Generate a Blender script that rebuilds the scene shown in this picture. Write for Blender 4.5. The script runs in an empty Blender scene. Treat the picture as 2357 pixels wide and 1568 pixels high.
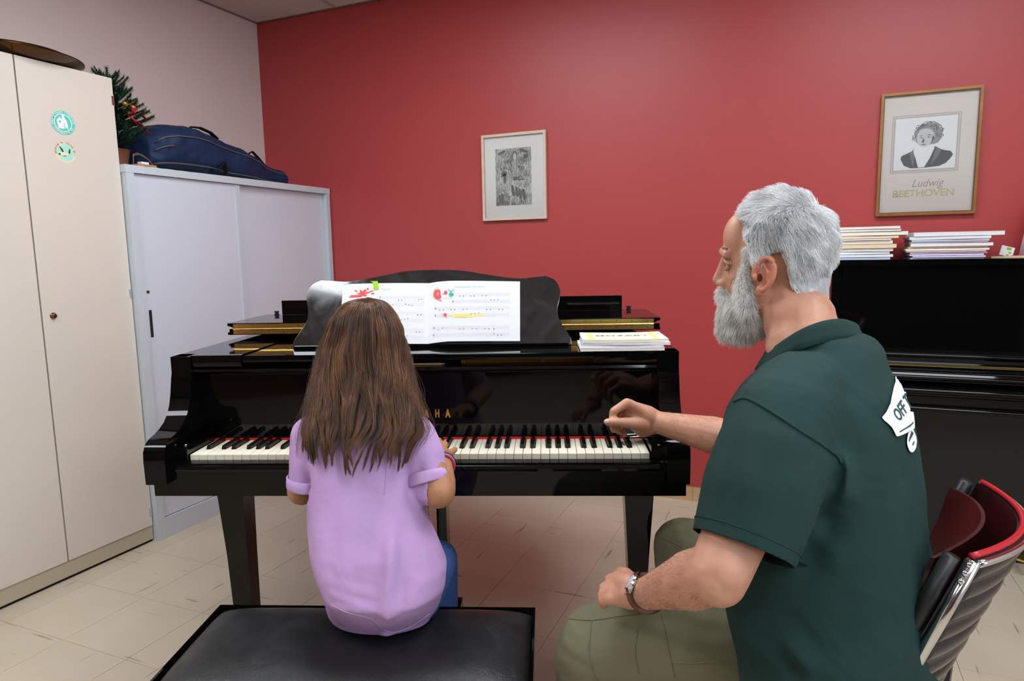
import bpy, bmesh, math, random
import numpy as np
from mathutils import Vector, Matrix, noise
from mathutils.bvhtree import BVHTree

random.seed(7); rng = np.random.RandomState(7)
S = bpy.context.scene
COL = S.collection

# ------------------------------------------------------------------ camera
# world = the room: x along the red wall, y towards the red wall, z up, floor z = 0
F_PX, CXP, CYP = 1559.37, 1178.5, 784.0
PITCH, ROLL = math.radians(7.47172), math.radians(-1.09068)
YAW = math.radians(23.34332)                       # camera heading, measured from the room's y axis
PIANO_ROT = math.radians(20.30413)
CAM = Vector((0.92410, -1.48704, 1.25872))
_fw = Vector((0, math.cos(PITCH), -math.sin(PITCH))); _rt = Vector((1, 0, 0)); _up = Vector((0, math.sin(PITCH), math.cos(PITCH)))
_r = math.cos(ROLL)*_rt + math.sin(ROLL)*_up; _u = -math.sin(ROLL)*_rt + math.cos(ROLL)*_up
_M = Matrix.Rotation(YAW, 3, 'Z')
CR, CU, CF = _M @ _r, _M @ _u, _M @ _fw
cam_d = bpy.data.cameras.new('camera'); cam = bpy.data.objects.new('camera', cam_d); COL.objects.link(cam)
cam_d.sensor_width = 36; cam_d.lens = F_PX/2357*36; cam_d.clip_start = 0.02
m3 = Matrix((CR, CU, -CF)).transposed()
cam.matrix_world = Matrix.Translation(CAM) @ m3.to_4x4()
S.camera = cam

# ------------------------------------------------------------------ light, world, exposure
S.view_settings.view_transform = 'Standard'; S.view_settings.look = 'None'
S.view_settings.gamma = 1; S.view_settings.use_curve_mapping = False
S.view_settings.exposure = 0.0
W = bpy.data.worlds.new('sky'); S.world = W; W.use_nodes = True
_bg = W.node_tree.nodes['Background']; _bg.inputs[0].default_value = (0.62, 0.78, 1.0, 1); _bg.inputs[1].default_value = 1.0
S.cycles.max_bounces = 8; S.cycles.diffuse_bounces = 4; S.cycles.glossy_bounces = 4
S.cycles.sample_clamp_indirect = 6.0
ROOM_X0, ROOM_X1, ROOM_Y0, ROOM_Y1, ROOM_Z = -2.168, 3.10, -4.00, 1.875, 2.653
LIGHT_SPOTS = [(-0.368, 0.375), (1.432, 0.375), (-0.968, -1.425), (2.032, -1.425), (0.832, -3.225)]  # last panel is an added fill for the floor under the piano
LIGHT_POWER = 15.8
def area(name, loc, rot, sx, sy, power, col):
    l = bpy.data.lights.new(name, 'AREA'); l.shape = 'RECTANGLE'; l.size = sx; l.size_y = sy
    l.energy = power; l.color = col
    o = bpy.data.objects.new(name, l); COL.objects.link(o); o.location = loc; o.rotation_euler = rot
    return o
# daylight that comes in through the window of the right wall
area('daylight', (ROOM_X1+0.25, -1.75, 1.55), (0, math.radians(90), 0), 1.5, 2.2, 46, (0.72, 0.85, 1.0))

# ------------------------------------------------------------------ helpers
def pf(x, y, z):                                    # piano frame -> room
    c, s = math.cos(PIANO_ROT), math.sin(PIANO_ROT)
    return Vector((x*c - y*s, x*s + y*c, z))
def at(px, py, d):                                  # a point seen at px, py, d metres ahead of the camera
    px, py, d = float(px), float(py), float(d)
    return CAM + d*(CF + CR*((px-CXP)/F_PX) - CU*((py-CYP)/F_PX))
def lin(c):
    if isinstance(c, str): c = tuple(int(c[i:i+2], 16)/255 for i in (0, 2, 4))
    return tuple((v/12.92 if v <= 0.04045 else ((v+0.055)/1.055)**2.4) for v in c) + (1,)

class NT:
    def __init__(s, name):
        s.m = bpy.data.materials.new(name); s.m.use_nodes = True; s.t = s.m.node_tree
        s.b = s.t.nodes['Principled BSDF']; s.out = s.t.nodes['Material Output']
    def n(s, typ, **kw):
        x = s.t.nodes.new(typ)
        for k, v in kw.items():
            if k in x.inputs: x.inputs[k].default_value = v
            else: setattr(x, k, v)
        return x
    def l(s, a, b): s.t.links.new(a, b)
    def coords(s, kind='Object', scale=(1, 1, 1), rot=(0, 0, 0)):
        tc = s.n('ShaderNodeTexCoord'); mp = s.n('ShaderNodeMapping')
        mp.inputs['Scale'].default_value = scale; mp.inputs['Rotation'].default_value = rot
        s.l(tc.outputs[kind], mp.inputs[0]); return mp.outputs[0]
    def ramp(s, fac, stops):
        r = s.n('ShaderNodeValToRGB'); e = r.color_ramp.elements
        while len(e) < len(stops): e.new(0.5)
        for i, (p, c) in enumerate(stops): e[i].position = p; e[i].color = lin(c) if not isinstance(c, tuple) or len(c) == 3 else c
        s.l(fac, r.inputs[0]); return r.outputs[0]
    def bump(s, h, strength=0.2, dist=0.002):
        b = s.n('ShaderNodeBump', Strength=strength, Distance=dist); s.l(h, b.inputs['Height'])
        s.l(b.outputs[0], s.b.inputs['Normal']); return b
def mat(name, col, rough=0.5, metal=0.0, var=0.0, vscale=6, bump=0.0, bscale=80, bdist=0.001, coat=0.0, spec=None, stretch=(1, 1, 1), sheen=0.0, sss=0.0):
    t = NT(name); c = lin(col)
    t.b.inputs['Base Color'].default_value = c; t.b.inputs['Roughness'].default_value = rough; t.b.inputs['Metallic'].default_value = metal
    if spec is not None: t.b.inputs['Specular IOR Level'].default_value = spec
    if coat: t.b.inputs['Coat Weight'].default_value = coat; t.b.inputs['Coat Roughness'].default_value = 0.03
    if sheen: t.b.inputs['Sheen Weight'].default_value = sheen; t.b.inputs['Sheen Roughness'].default_value = 0.5
    if sss:
        t.b.inputs['Subsurface Weight'].default_value = sss; t.b.inputs['Subsurface Scale'].default_value = 0.006
        t.b.inputs['Subsurface Radius'].default_value = (1, .35, .2)
    co = t.coords('Object', stretch)
    if var:
        n = t.n('ShaderNodeTexNoise', Scale=vscale, Detail=5.0); t.l(co, n.inputs['Vector'])
        a = tuple(max(0, v*(1-var)) for v in c[:3]) + (1,); b = tuple(min(1, v*(1+var)) for v in c[:3]) + (1,)
        t.l(t.ramp(n.outputs[0], [(0.3, a), (0.7, b)]), t.b.inputs['Base Color'])
    if bump:
        n2 = t.n('ShaderNodeTexNoise', Scale=bscale, Detail=4.0); t.l(co, n2.inputs['Vector']); t.bump(n2.outputs[0], bump, bdist)
    return t.m

def link(name, me, m=None, parent=None, loc=None, rotz=None):
    o = bpy.data.objects.new(name, me); COL.objects.link(o)
    if m is not None:
        if isinstance(m, (list, tuple)):
            for x in m: me.materials.append(x)
        else: me.materials.append(m)
    if parent: o.parent = parent
    if loc is not None: o.location = loc
    if rotz: o.rotation_euler = (0, 0, rotz)
    return o
def obj(name, bm, m=None, parent=None, smooth=False, bevel=0.0, seg=2, auto=None, **kw):
    if bevel:
        bmesh.ops.bevel(bm, geom=[e for e in bm.edges if e.is_manifold and e.calc_face_angle(0) > 0.5], offset=bevel, segments=seg, profile=0.6, affect='EDGES', clamp_overlap=True)
        smooth = True; auto = auto or 0.6
    bmesh.ops.recalc_face_normals(bm, faces=bm.faces)
    me = bpy.data.meshes.new(name); bm.to_mesh(me); bm.free()
    if smooth:
        me.polygons.foreach_set('use_smooth', [True]*len(me.polygons))
        if auto: me.set_sharp_from_angle(angle=auto)
    o = link(name, me, m, parent, **kw)
    if bevel: w = o.modifiers.new('flat_faces', 'WEIGHTED_NORMAL'); w.keep_sharp = True; w.weight = 90
    return o
def box(bm, x0, x1, y0, y1, z0, z1, mi=0, M=None):
    v = [bm.verts.new(p) for p in ((x0,y0,z0),(x1,y0,z0),(x1,y1,z0),(x0,y1,z0),(x0,y0,z1),(x1,y0,z1),(x1,y1,z1),(x0,y1,z1))]
    fs = [bm.faces.new([v[i] for i in q]) for q in ((3,2,1,0),(4,5,6,7),(0,1,5,4),(1,2,6,5),(2,3,7,6),(3,0,4,7))]
    for f in fs: f.material_index = mi
    if M is not None: bmesh.ops.transform(bm, matrix=M, verts=v)
    return v
def bx(*a, **k):
    bm = bmesh.new(); box(bm, *a, **k); return bm
def prism(bm, pts, axis, a0, a1, mi=0):
    # polygon pts extruded along an axis: 'x' pts=(y,z); 'y' pts=(x,z); 'z' pts=(x,y)
    def P(p, a): return {'x': (a, p[0], p[1]), 'y': (p[0], a, p[1]), 'z': (p[0], p[1], a)}[axis]
    A = [bm.verts.new(P(p, a0)) for p in pts]; B = [bm.verts.new(P(p, a1)) for p in pts]
    f = [bm.faces.new(A), bm.faces.new(list(reversed(B)))]
    n = len(pts)
    for i in range(n): f.append(bm.faces.new((A[i], B[i], B[(i+1) % n], A[(i+1) % n])))
    for q in f: q.material_index = mi
    return A+B
def lathe(bm, prof, n=32, mi=0, M=None):
    rings = []; vs = []
    for r, z in prof:
        if r < 1e-6: v = bm.verts.new((0, 0, z)); rings.append([v]); vs.append(v)
        else:
            R = [bm.verts.new((r*math.cos(2*math.pi*i/n), r*math.sin(2*math.pi*i/n), z)) for i in range(n)]; rings.append(R); vs += R
    for a, b in zip(rings, rings[1:]):
        for i in range(n):
            j = (i+1) % n
            if len(a) == 1 and len(b) == 1: continue
            q = [a[0], b[i], b[j]] if len(a) == 1 else ([a[i], b[0], a[j]] if len(b) == 1 else [a[i], b[i], b[j], a[j]])
            f = bm.faces.new(q); f.material_index = mi
    if M is not None: bmesh.ops.transform(bm, matrix=M, verts=vs)
    return vs
def frame_of(d, upv=None):
    d = Vector(d).normalized(); a = Vector(upv) if upv is not None else (Vector((0, 0, 1)) if abs(d.z) < 0.9 else Vector((1, 0, 0)))
    x = a.cross(d).normalized(); return x, d.cross(x).normalized(), d
def tube(bm, pts, rad, n=8, mi=0, caps=True, closed=False, flat=1.0, upv=None):
    pts = [Vector(p) for p in pts]; R = []; N = len(pts)
    for i, p in enumerate(pts):
        if closed: d = pts[(i+1) % N]-pts[(i-1) % N]
        else: d = pts[min(i+1, N-1)]-pts[max(i-1, 0)]
        x, y, _ = frame_of(d, upv); r = rad[i] if isinstance(rad, (list, tuple, np.ndarray)) else rad
        R.append([bm.verts.new(p+x*r*math.cos(2*math.pi*k/n)+y*r*flat*math.sin(2*math.pi*k/n)) for k in range(n)])
    rng_ = range(N if closed else N-1)
    for i in rng_:
        a, b = R[i], R[(i+1) % N]
        for k in range(n): bm.faces.new((a[k], a[(k+1) % n], b[(k+1) % n], b[k])).material_index = mi
    if caps and not closed:
        bm.faces.new(list(reversed(R[0]))).material_index = mi; bm.faces.new(R[-1]).material_index = mi
def ball(bm, c, r, sx=1, sy=1, sz=1, M=None, n=12, mi=0):
    ret = bmesh.ops.create_uvsphere(bm, u_segments=n*2, v_segments=n, radius=1)
    T = Matrix.Diagonal((r*sx, r*sy, r*sz, 1))
    if M is not None: T = M.to_4x4() @ T
    bmesh.ops.transform(bm, matrix=Matrix.Translation(Vector(c)) @ T, verts=ret['verts'])
    for v in ret['verts']:
        for f in v.link_faces: f.material_index = mi
    return ret['verts']
def loft(bm, rings, n=24, cap=True, power=2.0, mi=0):
    # rings: (centre, half-axis a, half-axis b)
    R = []
    for c, a, b in rings:
        c, a, b = Vector(c), Vector(a), Vector(b); row = []
        for k in range(n):
            t = 2*math.pi*k/n; ct, st = math.cos(t), math.sin(t)
            row.append(bm.verts.new(c + a*math.copysign(abs(ct)**(2/power), ct) + b*math.copysign(abs(st)**(2/power), st)))
        R.append(row)
    for A, B in zip(R, R[1:]):
        for k in range(n): bm.faces.new((A[k], A[(k+1) % n], B[(k+1) % n], B[k])).material_index = mi
    if cap: bm.faces.new(list(reversed(R[0]))); bm.faces.new(R[-1])
    return R
def limb(bm, chain, n=14):
    # chain of (point, radius): a tapered tube with a ball on each joint; swallowed by remesh()
    for (p, r) in chain: ball(bm, p, r, n=8)
    for (p, r), (q, s) in zip(chain, chain[1:]):
        p, q = Vector(p), Vector(q)
        if (q-p).length > 1e-5: tube(bm, [p, q], [r, s], n=n)
def remesh(bm, voxel, smooth=4, fac=0.5):
    bmesh.ops.recalc_face_normals(bm, faces=bm.faces)
    me = bpy.data.meshes.new('tmp'); bm.to_mesh(me); bm.free()
    o = bpy.data.objects.new('tmp', me); COL.objects.link(o)
    md = o.modifiers.new('r', 'REMESH'); md.mode = 'VOXEL'; md.voxel_size = voxel; md.use_smooth_shade = True
    ms = o.modifiers.new('s', 'SMOOTH'); ms.iterations = smooth; ms.factor = fac
    dg = bpy.context.evaluated_depsgraph_get(); dg.update()
    out = bpy.data.meshes.new_from_object(o.evaluated_get(dg))
    bpy.data.objects.remove(o); out.polygons.foreach_set('use_smooth', [True]*len(out.polygons))
    return out
def displace(me, fn):
    # moves each vertex along its normal by fn(points, normals)
    n = len(me.vertices); co = np.empty(n*3, 'f'); no = np.empty(n*3, 'f')
    me.vertices.foreach_get('co', co); me.vertices.foreach_get('normal', no)
    co = co.reshape(-1, 3); no = no.reshape(-1, 3)
    co = co + no*fn(co, no)[:, None]; me.vertices.foreach_set('co', co.ravel()); me.update()
def cut_mesh(me, cuts):
    # cuts: (plane point, outward normal, region centre, region radius): removes what lies beyond the plane inside the region
    bm = bmesh.new(); bm.from_mesh(me)
    for p, nrm, c, rad, *cyl in cuts:
        nn_ = Vector(nrm).normalized()
        def ax(q): d_ = q-Vector(p); return (d_-nn_*d_.dot(nn_)).length
        fs = [f for f in bm.faces if (f.calc_center_median()-Vector(c)).length < rad and (not cyl or ax(f.calc_center_median()) < cyl[0]) and (len(cyl) < 2 or cyl[1](f.calc_center_median()))]
        es = list({e for f in fs for e in f.edges}); vs = list({v for f in fs for v in f.verts})
        bmesh.ops.bisect_plane(bm, geom=fs+es+vs, plane_co=Vector(p), plane_no=Vector(nrm), clear_outer=True)
    bm.to_mesh(me); bm.free(); me.polygons.foreach_set('use_smooth', [True]*len(me.polygons)); return me
def thicken(o, t=0.002):
    m = o.modifiers.new('thickness', 'SOLIDIFY'); m.thickness = t; m.offset = -1
def empty(name, loc=(0, 0, 0), rotz=0.0):
    o = bpy.data.objects.new(name, None); COL.objects.link(o); o.location = loc; o.rotation_euler = (0, 0, rotz); o.empty_display_size = 0.1
    return o
def tag(o, label, cat, group=None):
    o['label'] = label; o['category'] = cat
    if group: o['group'] = group
    return o
def thing(name, label, cat, loc=(0, 0, 0), rotz=0.0, group=None): return tag(empty(name, loc, rotz), label, cat, group)
def struct(o): o['kind'] = 'structure'; return o
def local(root, pts):                                # world points -> local coordinates of a root that is only moved/turned about z
    Mi = (Matrix.Translation(root.location) @ Matrix.Rotation(root.rotation_euler.z, 4, 'Z')).inverted()
    return [Mi @ Vector(p) for p in pts]
def strands(name, P, R, m, parent=None):
    # P: (n, k, 3) array of points, R: (k,) or (n, k) radii
    n, k, _ = P.shape
    cu = bpy.data.hair_curves.new(name); cu.add_curves([k]*n)
    cu.attributes['position'].data.foreach_set('vector', P.astype('f').ravel())
    a = cu.attributes.get('radius') or cu.attributes.new('radius', 'FLOAT', 'POINT')
    rr = np.broadcast_to(R, (n, k)).astype('f'); a.data.foreach_set('value', rr.ravel())
    cu.materials.append(m); o = bpy.data.objects.new(name, cu); COL.objects.link(o)
    if parent: o.parent = parent
    return o
def text_bm(s, size, extrude=0.0, bold=0.0, align='CENTER', shear=0.0, xs=1.0, spacing=1.0):
    c = bpy.data.curves.new('t', 'FONT'); c.body = s; c.size = size; c.align_x = align; c.align_y = 'CENTER'; c.extrude = extrude; c.offset = bold; c.shear = shear
    c.space_character = spacing; c.resolution_u = 4
    o = bpy.data.objects.new('t', c); COL.objects.link(o); dg = bpy.context.evaluated_depsgraph_get()
    me = bpy.data.meshes.new_from_object(o.evaluated_get(dg)); bpy.data.objects.remove(o); bpy.data.curves.remove(c)
    bm = bmesh.new(); bm.from_mesh(me); bpy.data.meshes.remove(me)
    if xs != 1: bmesh.ops.scale(bm, vec=(xs, 1, 1), verts=bm.verts)
    return bm
def add_bm(dst, src, M=None, mi=0):
    if M is not None: bmesh.ops.transform(src, matrix=M, verts=src.verts)
    for f in src.faces: f.material_index = mi
    me = bpy.data.meshes.new('t'); src.to_mesh(me); src.free(); dst.from_mesh(me); bpy.data.meshes.remove(me)
def flat(bm, pts, z=0.0, mi=0):
    f = bm.faces.new([bm.verts.new((p[0], p[1], z)) for p in pts]); f.material_index = mi
    if f.normal.z < 0 or f.calc_area() and (f.normal_update() or f.normal.z < 0): f.normal_flip()
    return f
def rect(bm, x0, x1, y0, y1, z=0.0, mi=0): return flat(bm, [(x0, y0), (x1, y0), (x1, y1), (x0, y1)], z, mi)
def ell(bm, cx, cy, rx, ry, z=0.0, mi=0, n=20, rot=0.0):
    return flat(bm, [(cx+rx*math.cos(a)*math.cos(rot)-ry*math.sin(a)*math.sin(rot), cy+rx*math.cos(a)*math.sin(rot)+ry*math.sin(a)*math.cos(rot)) for a in (2*math.pi*i/n for i in range(n))], z, mi)

# ================================================================== materials
M_red = mat('red_wall_paint', 'B14141', 0.42, var=0.03, vscale=1.2, bump=0.12, bscale=220, bdist=0.0006)
M_pink = mat('off_white_wall_paint', 'DCCBC3', 0.7, var=0.02, vscale=1.5, bump=0.12, bscale=200, bdist=0.0006)
M_grout = mat('tile_joint', '6E6154', 0.8)
M_tan = mat('tan_baseboard', 'C9A47C', 0.55, var=0.08, vscale=9)
M_black = mat('piano_lacquer', '060606', 0.05, spec=0.28)
M_blackm = mat('black_satin', '191A1B', 0.42, bump=0.08, bscale=300)
M_brass = mat('brass', 'F2CF7C', 0.27, metal=1.0, var=0.05, vscale=12)
M_steel = mat('chrome', 'D8DADD', 0.13, metal=1.0)
M_gold = mat('gold_iron_plate', 'D9A136', 0.4, metal=0.2, var=0.06)
M_ivory = mat('white_key_top', 'EFE8D2', 0.28, var=0.04, vscale=14)
M_ebony = mat('black_key', '0C0C0D', 0.3)
M_felt = mat('red_felt', 'C41A18', 0.9)
M_paper = mat('white_paper', 'E4E5E8', 0.75)

def floor_mat():
    t = NT('vinyl_tile'); oi = t.n('ShaderNodeObjectInfo')
    geo = t.n('ShaderNodeNewGeometry')
    n = t.n('ShaderNodeTexNoise', Scale=3.0, Detail=6.0); t.l(geo.outputs['Position'], n.inputs['Vector'])
    base = t.ramp(n.outputs[0], [(0.3, 'BBAE98'), (0.7, 'C6B9A4')])
    hs = t.n('ShaderNodeHueSaturation'); mr = t.n('ShaderNodeMapRange'); mr.inputs['To Min'].default_value = 0.965; mr.inputs['To Max'].default_value = 1.03
    t.l(oi.outputs['Random'], mr.inputs[0]); t.l(mr.outputs[0], hs.inputs['Value']); t.l(base, hs.inputs['Color'])
    col = hs.outputs[0]
    # scuffs and streaks that run along the two directions of the tiles
    for sc, rot, th in (((2.2, 26, 1), 0.04, 0.70), ((24, 2.0, 1), -0.05, 0.705)):
        mp = t.n('ShaderNodeMapping'); mp.inputs['Scale'].default_value = sc; mp.inputs['Rotation'].default_value = (0, 0, rot)
        t.l(geo.outputs['Position'], mp.inputs[0])
        s = t.n('ShaderNodeTexNoise', Scale=1.6, Detail=3.0); t.l(mp.outputs[0], s.inputs['Vector'])
        f = t.ramp(s.outputs[0], [(th-.018, (0, 0, 0, 1)), (th+0.015, (1, 1, 1, 1))])
        mx = t.n('ShaderNodeMix', data_type='RGBA'); t.l(col, mx.inputs[6]); mx.inputs[7].default_value = lin('857464')
        mf = t.n('ShaderNodeMath', operation='MULTIPLY'); mf.inputs[1].default_value = 0.75; t.l(f, mf.inputs[0]); t.l(mf.outputs[0], mx.inputs[0]); col = mx.outputs[2]
    t.l(col, t.b.inputs['Base Color']); t.b.inputs['Roughness'].default_value = 0.38
    n2 = t.n('ShaderNodeTexNoise', Scale=40.0, Detail=3.0); t.l(geo.outputs['Position'], n2.inputs['Vector']); t.bump(n2.outputs[0], 0.06, 0.001)
    return t.m
M_tile = floor_mat()
def ceil_mat():
    t = NT('mineral_fibre_tile'); co = t.coords('Object')
    v = t.n('ShaderNodeTexNoise', Scale=140.0, Detail=4.0); t.l(co, v.inputs['Vector'])
    t.l(t.ramp(v.outputs[0], [(0.3, 'B5A7A1'), (0.5, 'CFC4BF'), (0.7, 'D6CCC8')]), t.b.inputs['Base Color'])
    t.b.inputs['Roughness'].default_value = 0.9; t.bump(v.outputs[0], 0.5, 0.002); return t.m
M_ceil = ceil_mat()
def emit(name, col, k):
    t = NT(name); e = t.n('ShaderNodeEmission', Strength=k); e.inputs[0].default_value = lin(col); t.l(e.outputs[0], t.out.inputs[0]); return t.m
def glass(name, ior=1.45):
    t = NT(name); tr = t.n('ShaderNodeBsdfTransparent'); gl = t.n('ShaderNodeBsdfGlossy'); gl.inputs['Roughness'].default_value = 0.02
    fr = t.n('ShaderNodeFresnel'); fr.inputs[0].default_value = ior; mx = t.n('ShaderNodeMixShader')
    t.l(fr.outputs[0], mx.inputs[0]); t.l(tr.outputs[0], mx.inputs[1]); t.l(gl.outputs[0], mx.inputs[2]); t.l(mx.outputs[0], t.out.inputs[0]); return t.m
M_glass = glass('window_glass')

# ================================================================== the room
TH = 0.12
fl = struct(obj('floor', bx(ROOM_X0-TH, ROOM_X1+TH, ROOM_Y0-TH, ROOM_Y1+TH, -0.08, -0.002), M_grout))
T = 0.300; GX0, GY0 = -1.6105, 0.1565
tb = bmesh.new(); g = 0.0007; h = T/2-g
box(tb, -h, h, -h, h, -0.003, 0.0); bmesh.ops.bevel(tb, geom=[e for e in tb.edges if all(v.co.z > -0.001 for v in e.verts)], offset=0.0005, segments=1, affect='EDGES')
tme = bpy.data.meshes.new('floor_tile'); tb.to_mesh(tme); tb.free(); tme.materials.append(M_tile)
rest = bmesh.new()
i0 = math.ceil((ROOM_X0-GX0)/T)-1; i1 = math.floor((ROOM_X1-GX0)/T); j0 = math.ceil((ROOM_Y0-GY0)/T)-1; j1 = math.floor((ROOM_Y1-GY0)/T)
for i in range(i0, i1+1):
    for j in range(j0, j1+1):
        x0, y0 = GX0+i*T, GY0+j*T; x1, y1 = x0+T, y0+T
        edge = x0 < ROOM_X0 or x1 > ROOM_X1 or y0 < ROOM_Y0 or y1 > ROOM_Y1
        if not edge and y0 > -1.1 and x1 < 2.6:
            o = bpy.data.objects.new('floor_tile', tme); COL.objects.link(o); o.parent = fl; o.location = (x0+T/2, y0+T/2, 0)
        elif edge and y0 > -1.1 and x1 < 2.6:
            link_bm = bx(max(x0, ROOM_X0)+g, min(x1, ROOM_X1)-g, max(y0, ROOM_Y0)+g, min(y1, ROOM_Y1)-g, -0.003, 0)
            obj('floor_tile', link_bm, M_tile, fl)
        else:
            box(rest, max(x0, ROOM_X0)+g, min(x1, ROOM_X1)-g, max(y0, ROOM_Y0)+g, min(y1, ROOM_Y1)-g, -0.003, 0)
o = obj('floor_tile_rest', rest, M_tile, fl); o['kind'] = 'stuff'; o.name = 'floor_tiles'

struct(obj('wall_back', bx(ROOM_X0-TH, ROOM_X1+TH, ROOM_Y1, ROOM_Y1+TH, 0, ROOM_Z+0.1), M_red))
struct(obj('wall_left', bx(ROOM_X0-TH, ROOM_X0, ROOM_Y0-TH, ROOM_Y1, 0, ROOM_Z+0.1), M_pink))
struct(obj('wall_front', bx(ROOM_X0, ROOM_X1+TH, ROOM_Y0-TH, ROOM_Y0, 0, ROOM_Z+0.1), mat('wall_darkened_for_reflections', '38261F', .6, var=.1)))  # unseen wall, coloured dark for the lacquer reflections; stands in for shelving
wr = bmesh.new(); WY0, WY1, WZ0, WZ1 = -2.9, -0.6, 0.85, 2.25
box(wr, ROOM_X1, ROOM_X1+TH, ROOM_Y0, WY0, 0, ROOM_Z+0.1); box(wr, ROOM_X1, ROOM_X1+TH, WY1, ROOM_Y1, 0, ROOM_Z+0.1)
box(wr, ROOM_X1, ROOM_X1+TH, WY0, WY1, 0, WZ0); box(wr, ROOM_X1, ROOM_X1+TH, WY0, WY1, WZ1, ROOM_Z+0.1)
struct(obj('wall_right', wr, M_pink))
M_white = mat('white_enamel', 'DFE1E2', 0.35)
wf = bmesh.new()
for a in ((WY0, WY1, WZ0, WZ0+.05), (WY0, WY1, WZ1-.05, WZ1), (WY0, WY0+.05, WZ0+.05, WZ1-.05), (WY1-.05, WY1, WZ0+.05, WZ1-.05), (-1.775, -1.725, WZ0+.05, WZ1-.05)):
    box(wf, ROOM_X1+.03, ROOM_X1+.08, *a)
win = struct(obj('window_1', wf, M_white))
obj('pane', bx(ROOM_X1+.05, ROOM_X1+.056, WY0+.05, -1.775, WZ0+.05, WZ1-.05), M_glass, win)
obj('pane', bx(ROOM_X1+.05, ROOM_X1+.056, -1.725, WY1-.05, WZ0+.05, WZ1-.05), M_glass, win)
obj('sill', bx(ROOM_X1-.03, ROOM_X1+.03, WY0-.03, WY1+.03, WZ0-.025, WZ0), M_white, win)
# door in the wall behind the camera: seen only in the lacquer
dr = bmesh.new()
box(dr, -1.4, -1.33, ROOM_Y0, ROOM_Y0+.03, 0, 2.12); box(dr, -.43, -.36, ROOM_Y0, ROOM_Y0+.03, 0, 2.12); box(dr, -1.33, -.43, ROOM_Y0, ROOM_Y0+.03, 2.05, 2.12)
d1 = struct(obj('door_1', dr, mat('brown_door_frame', '6A4630', 0.5)))
obj('leaf', bx(-1.33, -.43, ROOM_Y0, ROOM_Y0+.02, 0.005, 2.05), mat('brown_door', '7C543A', 0.45, var=.1, vscale=3, stretch=(1, 1, .1)), d1)
hb = bmesh.new(); tube(hb, [(-.52, ROOM_Y0+.02, 1.02), (-.52, ROOM_Y0+.06, 1.02), (-.64, ROOM_Y0+.06, 1.02)], .009); obj('door_handle', hb, M_steel, d1, smooth=True)
# tiled baseboard of the red wall: tan tiles with joints, and a red lip above
bb = struct(obj('baseboard_back', bx(ROOM_X0, ROOM_X1, ROOM_Y1-.006, ROOM_Y1, 0, .072), mat('baseboard_joint', '9A8468', .8)))
x = 0.118-.33*8
while x < ROOM_X1:
    a, b = max(x, ROOM_X0)+.0008, min(x+.33, ROOM_X1)-.0008
    if b-a > .02: obj('baseboard_tile', bx(a, b, ROOM_Y1-.011, ROOM_Y1-.006, 0, .068), M_tan, bb)
    x += .33
bl = struct(obj('baseboard_left', bx(ROOM_X0, ROOM_X0+.010, ROOM_Y0, ROOM_Y1-.011, 0, .068), M_tan))

# ceiling: grid of T-bars with mineral tiles, four light panels let into it, one more added as fill
ce = struct(obj('ceiling', bx(ROOM_X0-TH, ROOM_X1+TH, ROOM_Y0-TH, ROOM_Y1+TH, ROOM_Z+.03, ROOM_Z+.1), M_pink))
M_bar = mat('ceiling_grid_bar', 'A79A90', 0.5)
M_trim = mat('ceiling_wall_angle', '7E736C', 0.5)
wa = bmesh.new()
box(wa, ROOM_X0, ROOM_X1, ROOM_Y1-.022, ROOM_Y1, ROOM_Z-.002, ROOM_Z); box(wa, ROOM_X0, ROOM_X0+.022, ROOM_Y0, ROOM_Y1-.022, ROOM_Z-.002, ROOM_Z)
box(wa, ROOM_X0, ROOM_X1, ROOM_Y1-.004, ROOM_Y1, ROOM_Z-.002, ROOM_Z+.02)
struct(obj('trim_1', wa, M_trim))
cm = bpy.data.meshes.new('ceiling_tile'); cb = bx(-.292, .292, -.292, .292, 0, .018); cb.to_mesh(cm); cb.free(); cm.materials.append(M_ceil)
ncx, ncy = 9, 10; restc = bmesh.new(); gb = bmesh.new()
def is_light(cx, cy):
    return any(abs(cx-lx) < .58 and abs(cy-ly) < .28 for lx, ly in LIGHT_SPOTS)
LS = []
for i in range(ncx):
    for j in range(ncy):
        cx, cy = ROOM_X0+.3+.6*i, ROOM_Y1-.3-.6*j
        if cx > ROOM_X1+.2 or cy < ROOM_Y0-.2: continue
        if any(abs(cx-lx) < .35 and abs(cy-ly) < .35 for lx, ly in [(a+s*.3, b) for a, b in LIGHT_SPOTS for s in (-1, 1)]): LS.append((cx, cy)); continue
        if i < 4 and j < 4:
            o = bpy.data.objects.new('ceiling_tile', cm); COL.objects.link(o); o.parent = ce; o.location = (cx, cy, ROOM_Z)
        else: box(restc, cx-.292, min(cx+.292, ROOM_X1), max(cy-.292, ROOM_Y0), cy+.292, ROOM_Z, ROOM_Z+.018)
o = obj('ceiling_tiles', restc, M_ceil, ce); o['kind'] = 'stuff'
for i in range(1, ncx+1):
    x = ROOM_X0+.6*i
    if x < ROOM_X1: obj('grid_bar', bx(x-.012, x+.012, ROOM_Y0, ROOM_Y1-.022, ROOM_Z-.003, ROOM_Z+.02), M_bar, ce)
for j in range(1, ncy+1):
    y = ROOM_Y1-.6*j
    if y > ROOM_Y0: obj('grid_bar', bx(ROOM_X0+.022, ROOM_X1, y-.012, y+.012, ROOM_Z-.0031, ROOM_Z+.019), M_bar, ce)
M_emit = emit('light_panel', 'F2F8FF', LIGHT_POWER)
where = ['over the piano lid', 'over the upright piano', 'behind the bench on the wardrobe side', 'behind the bench on the window side', 'added at the far end to brighten the floor under the piano']
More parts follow.
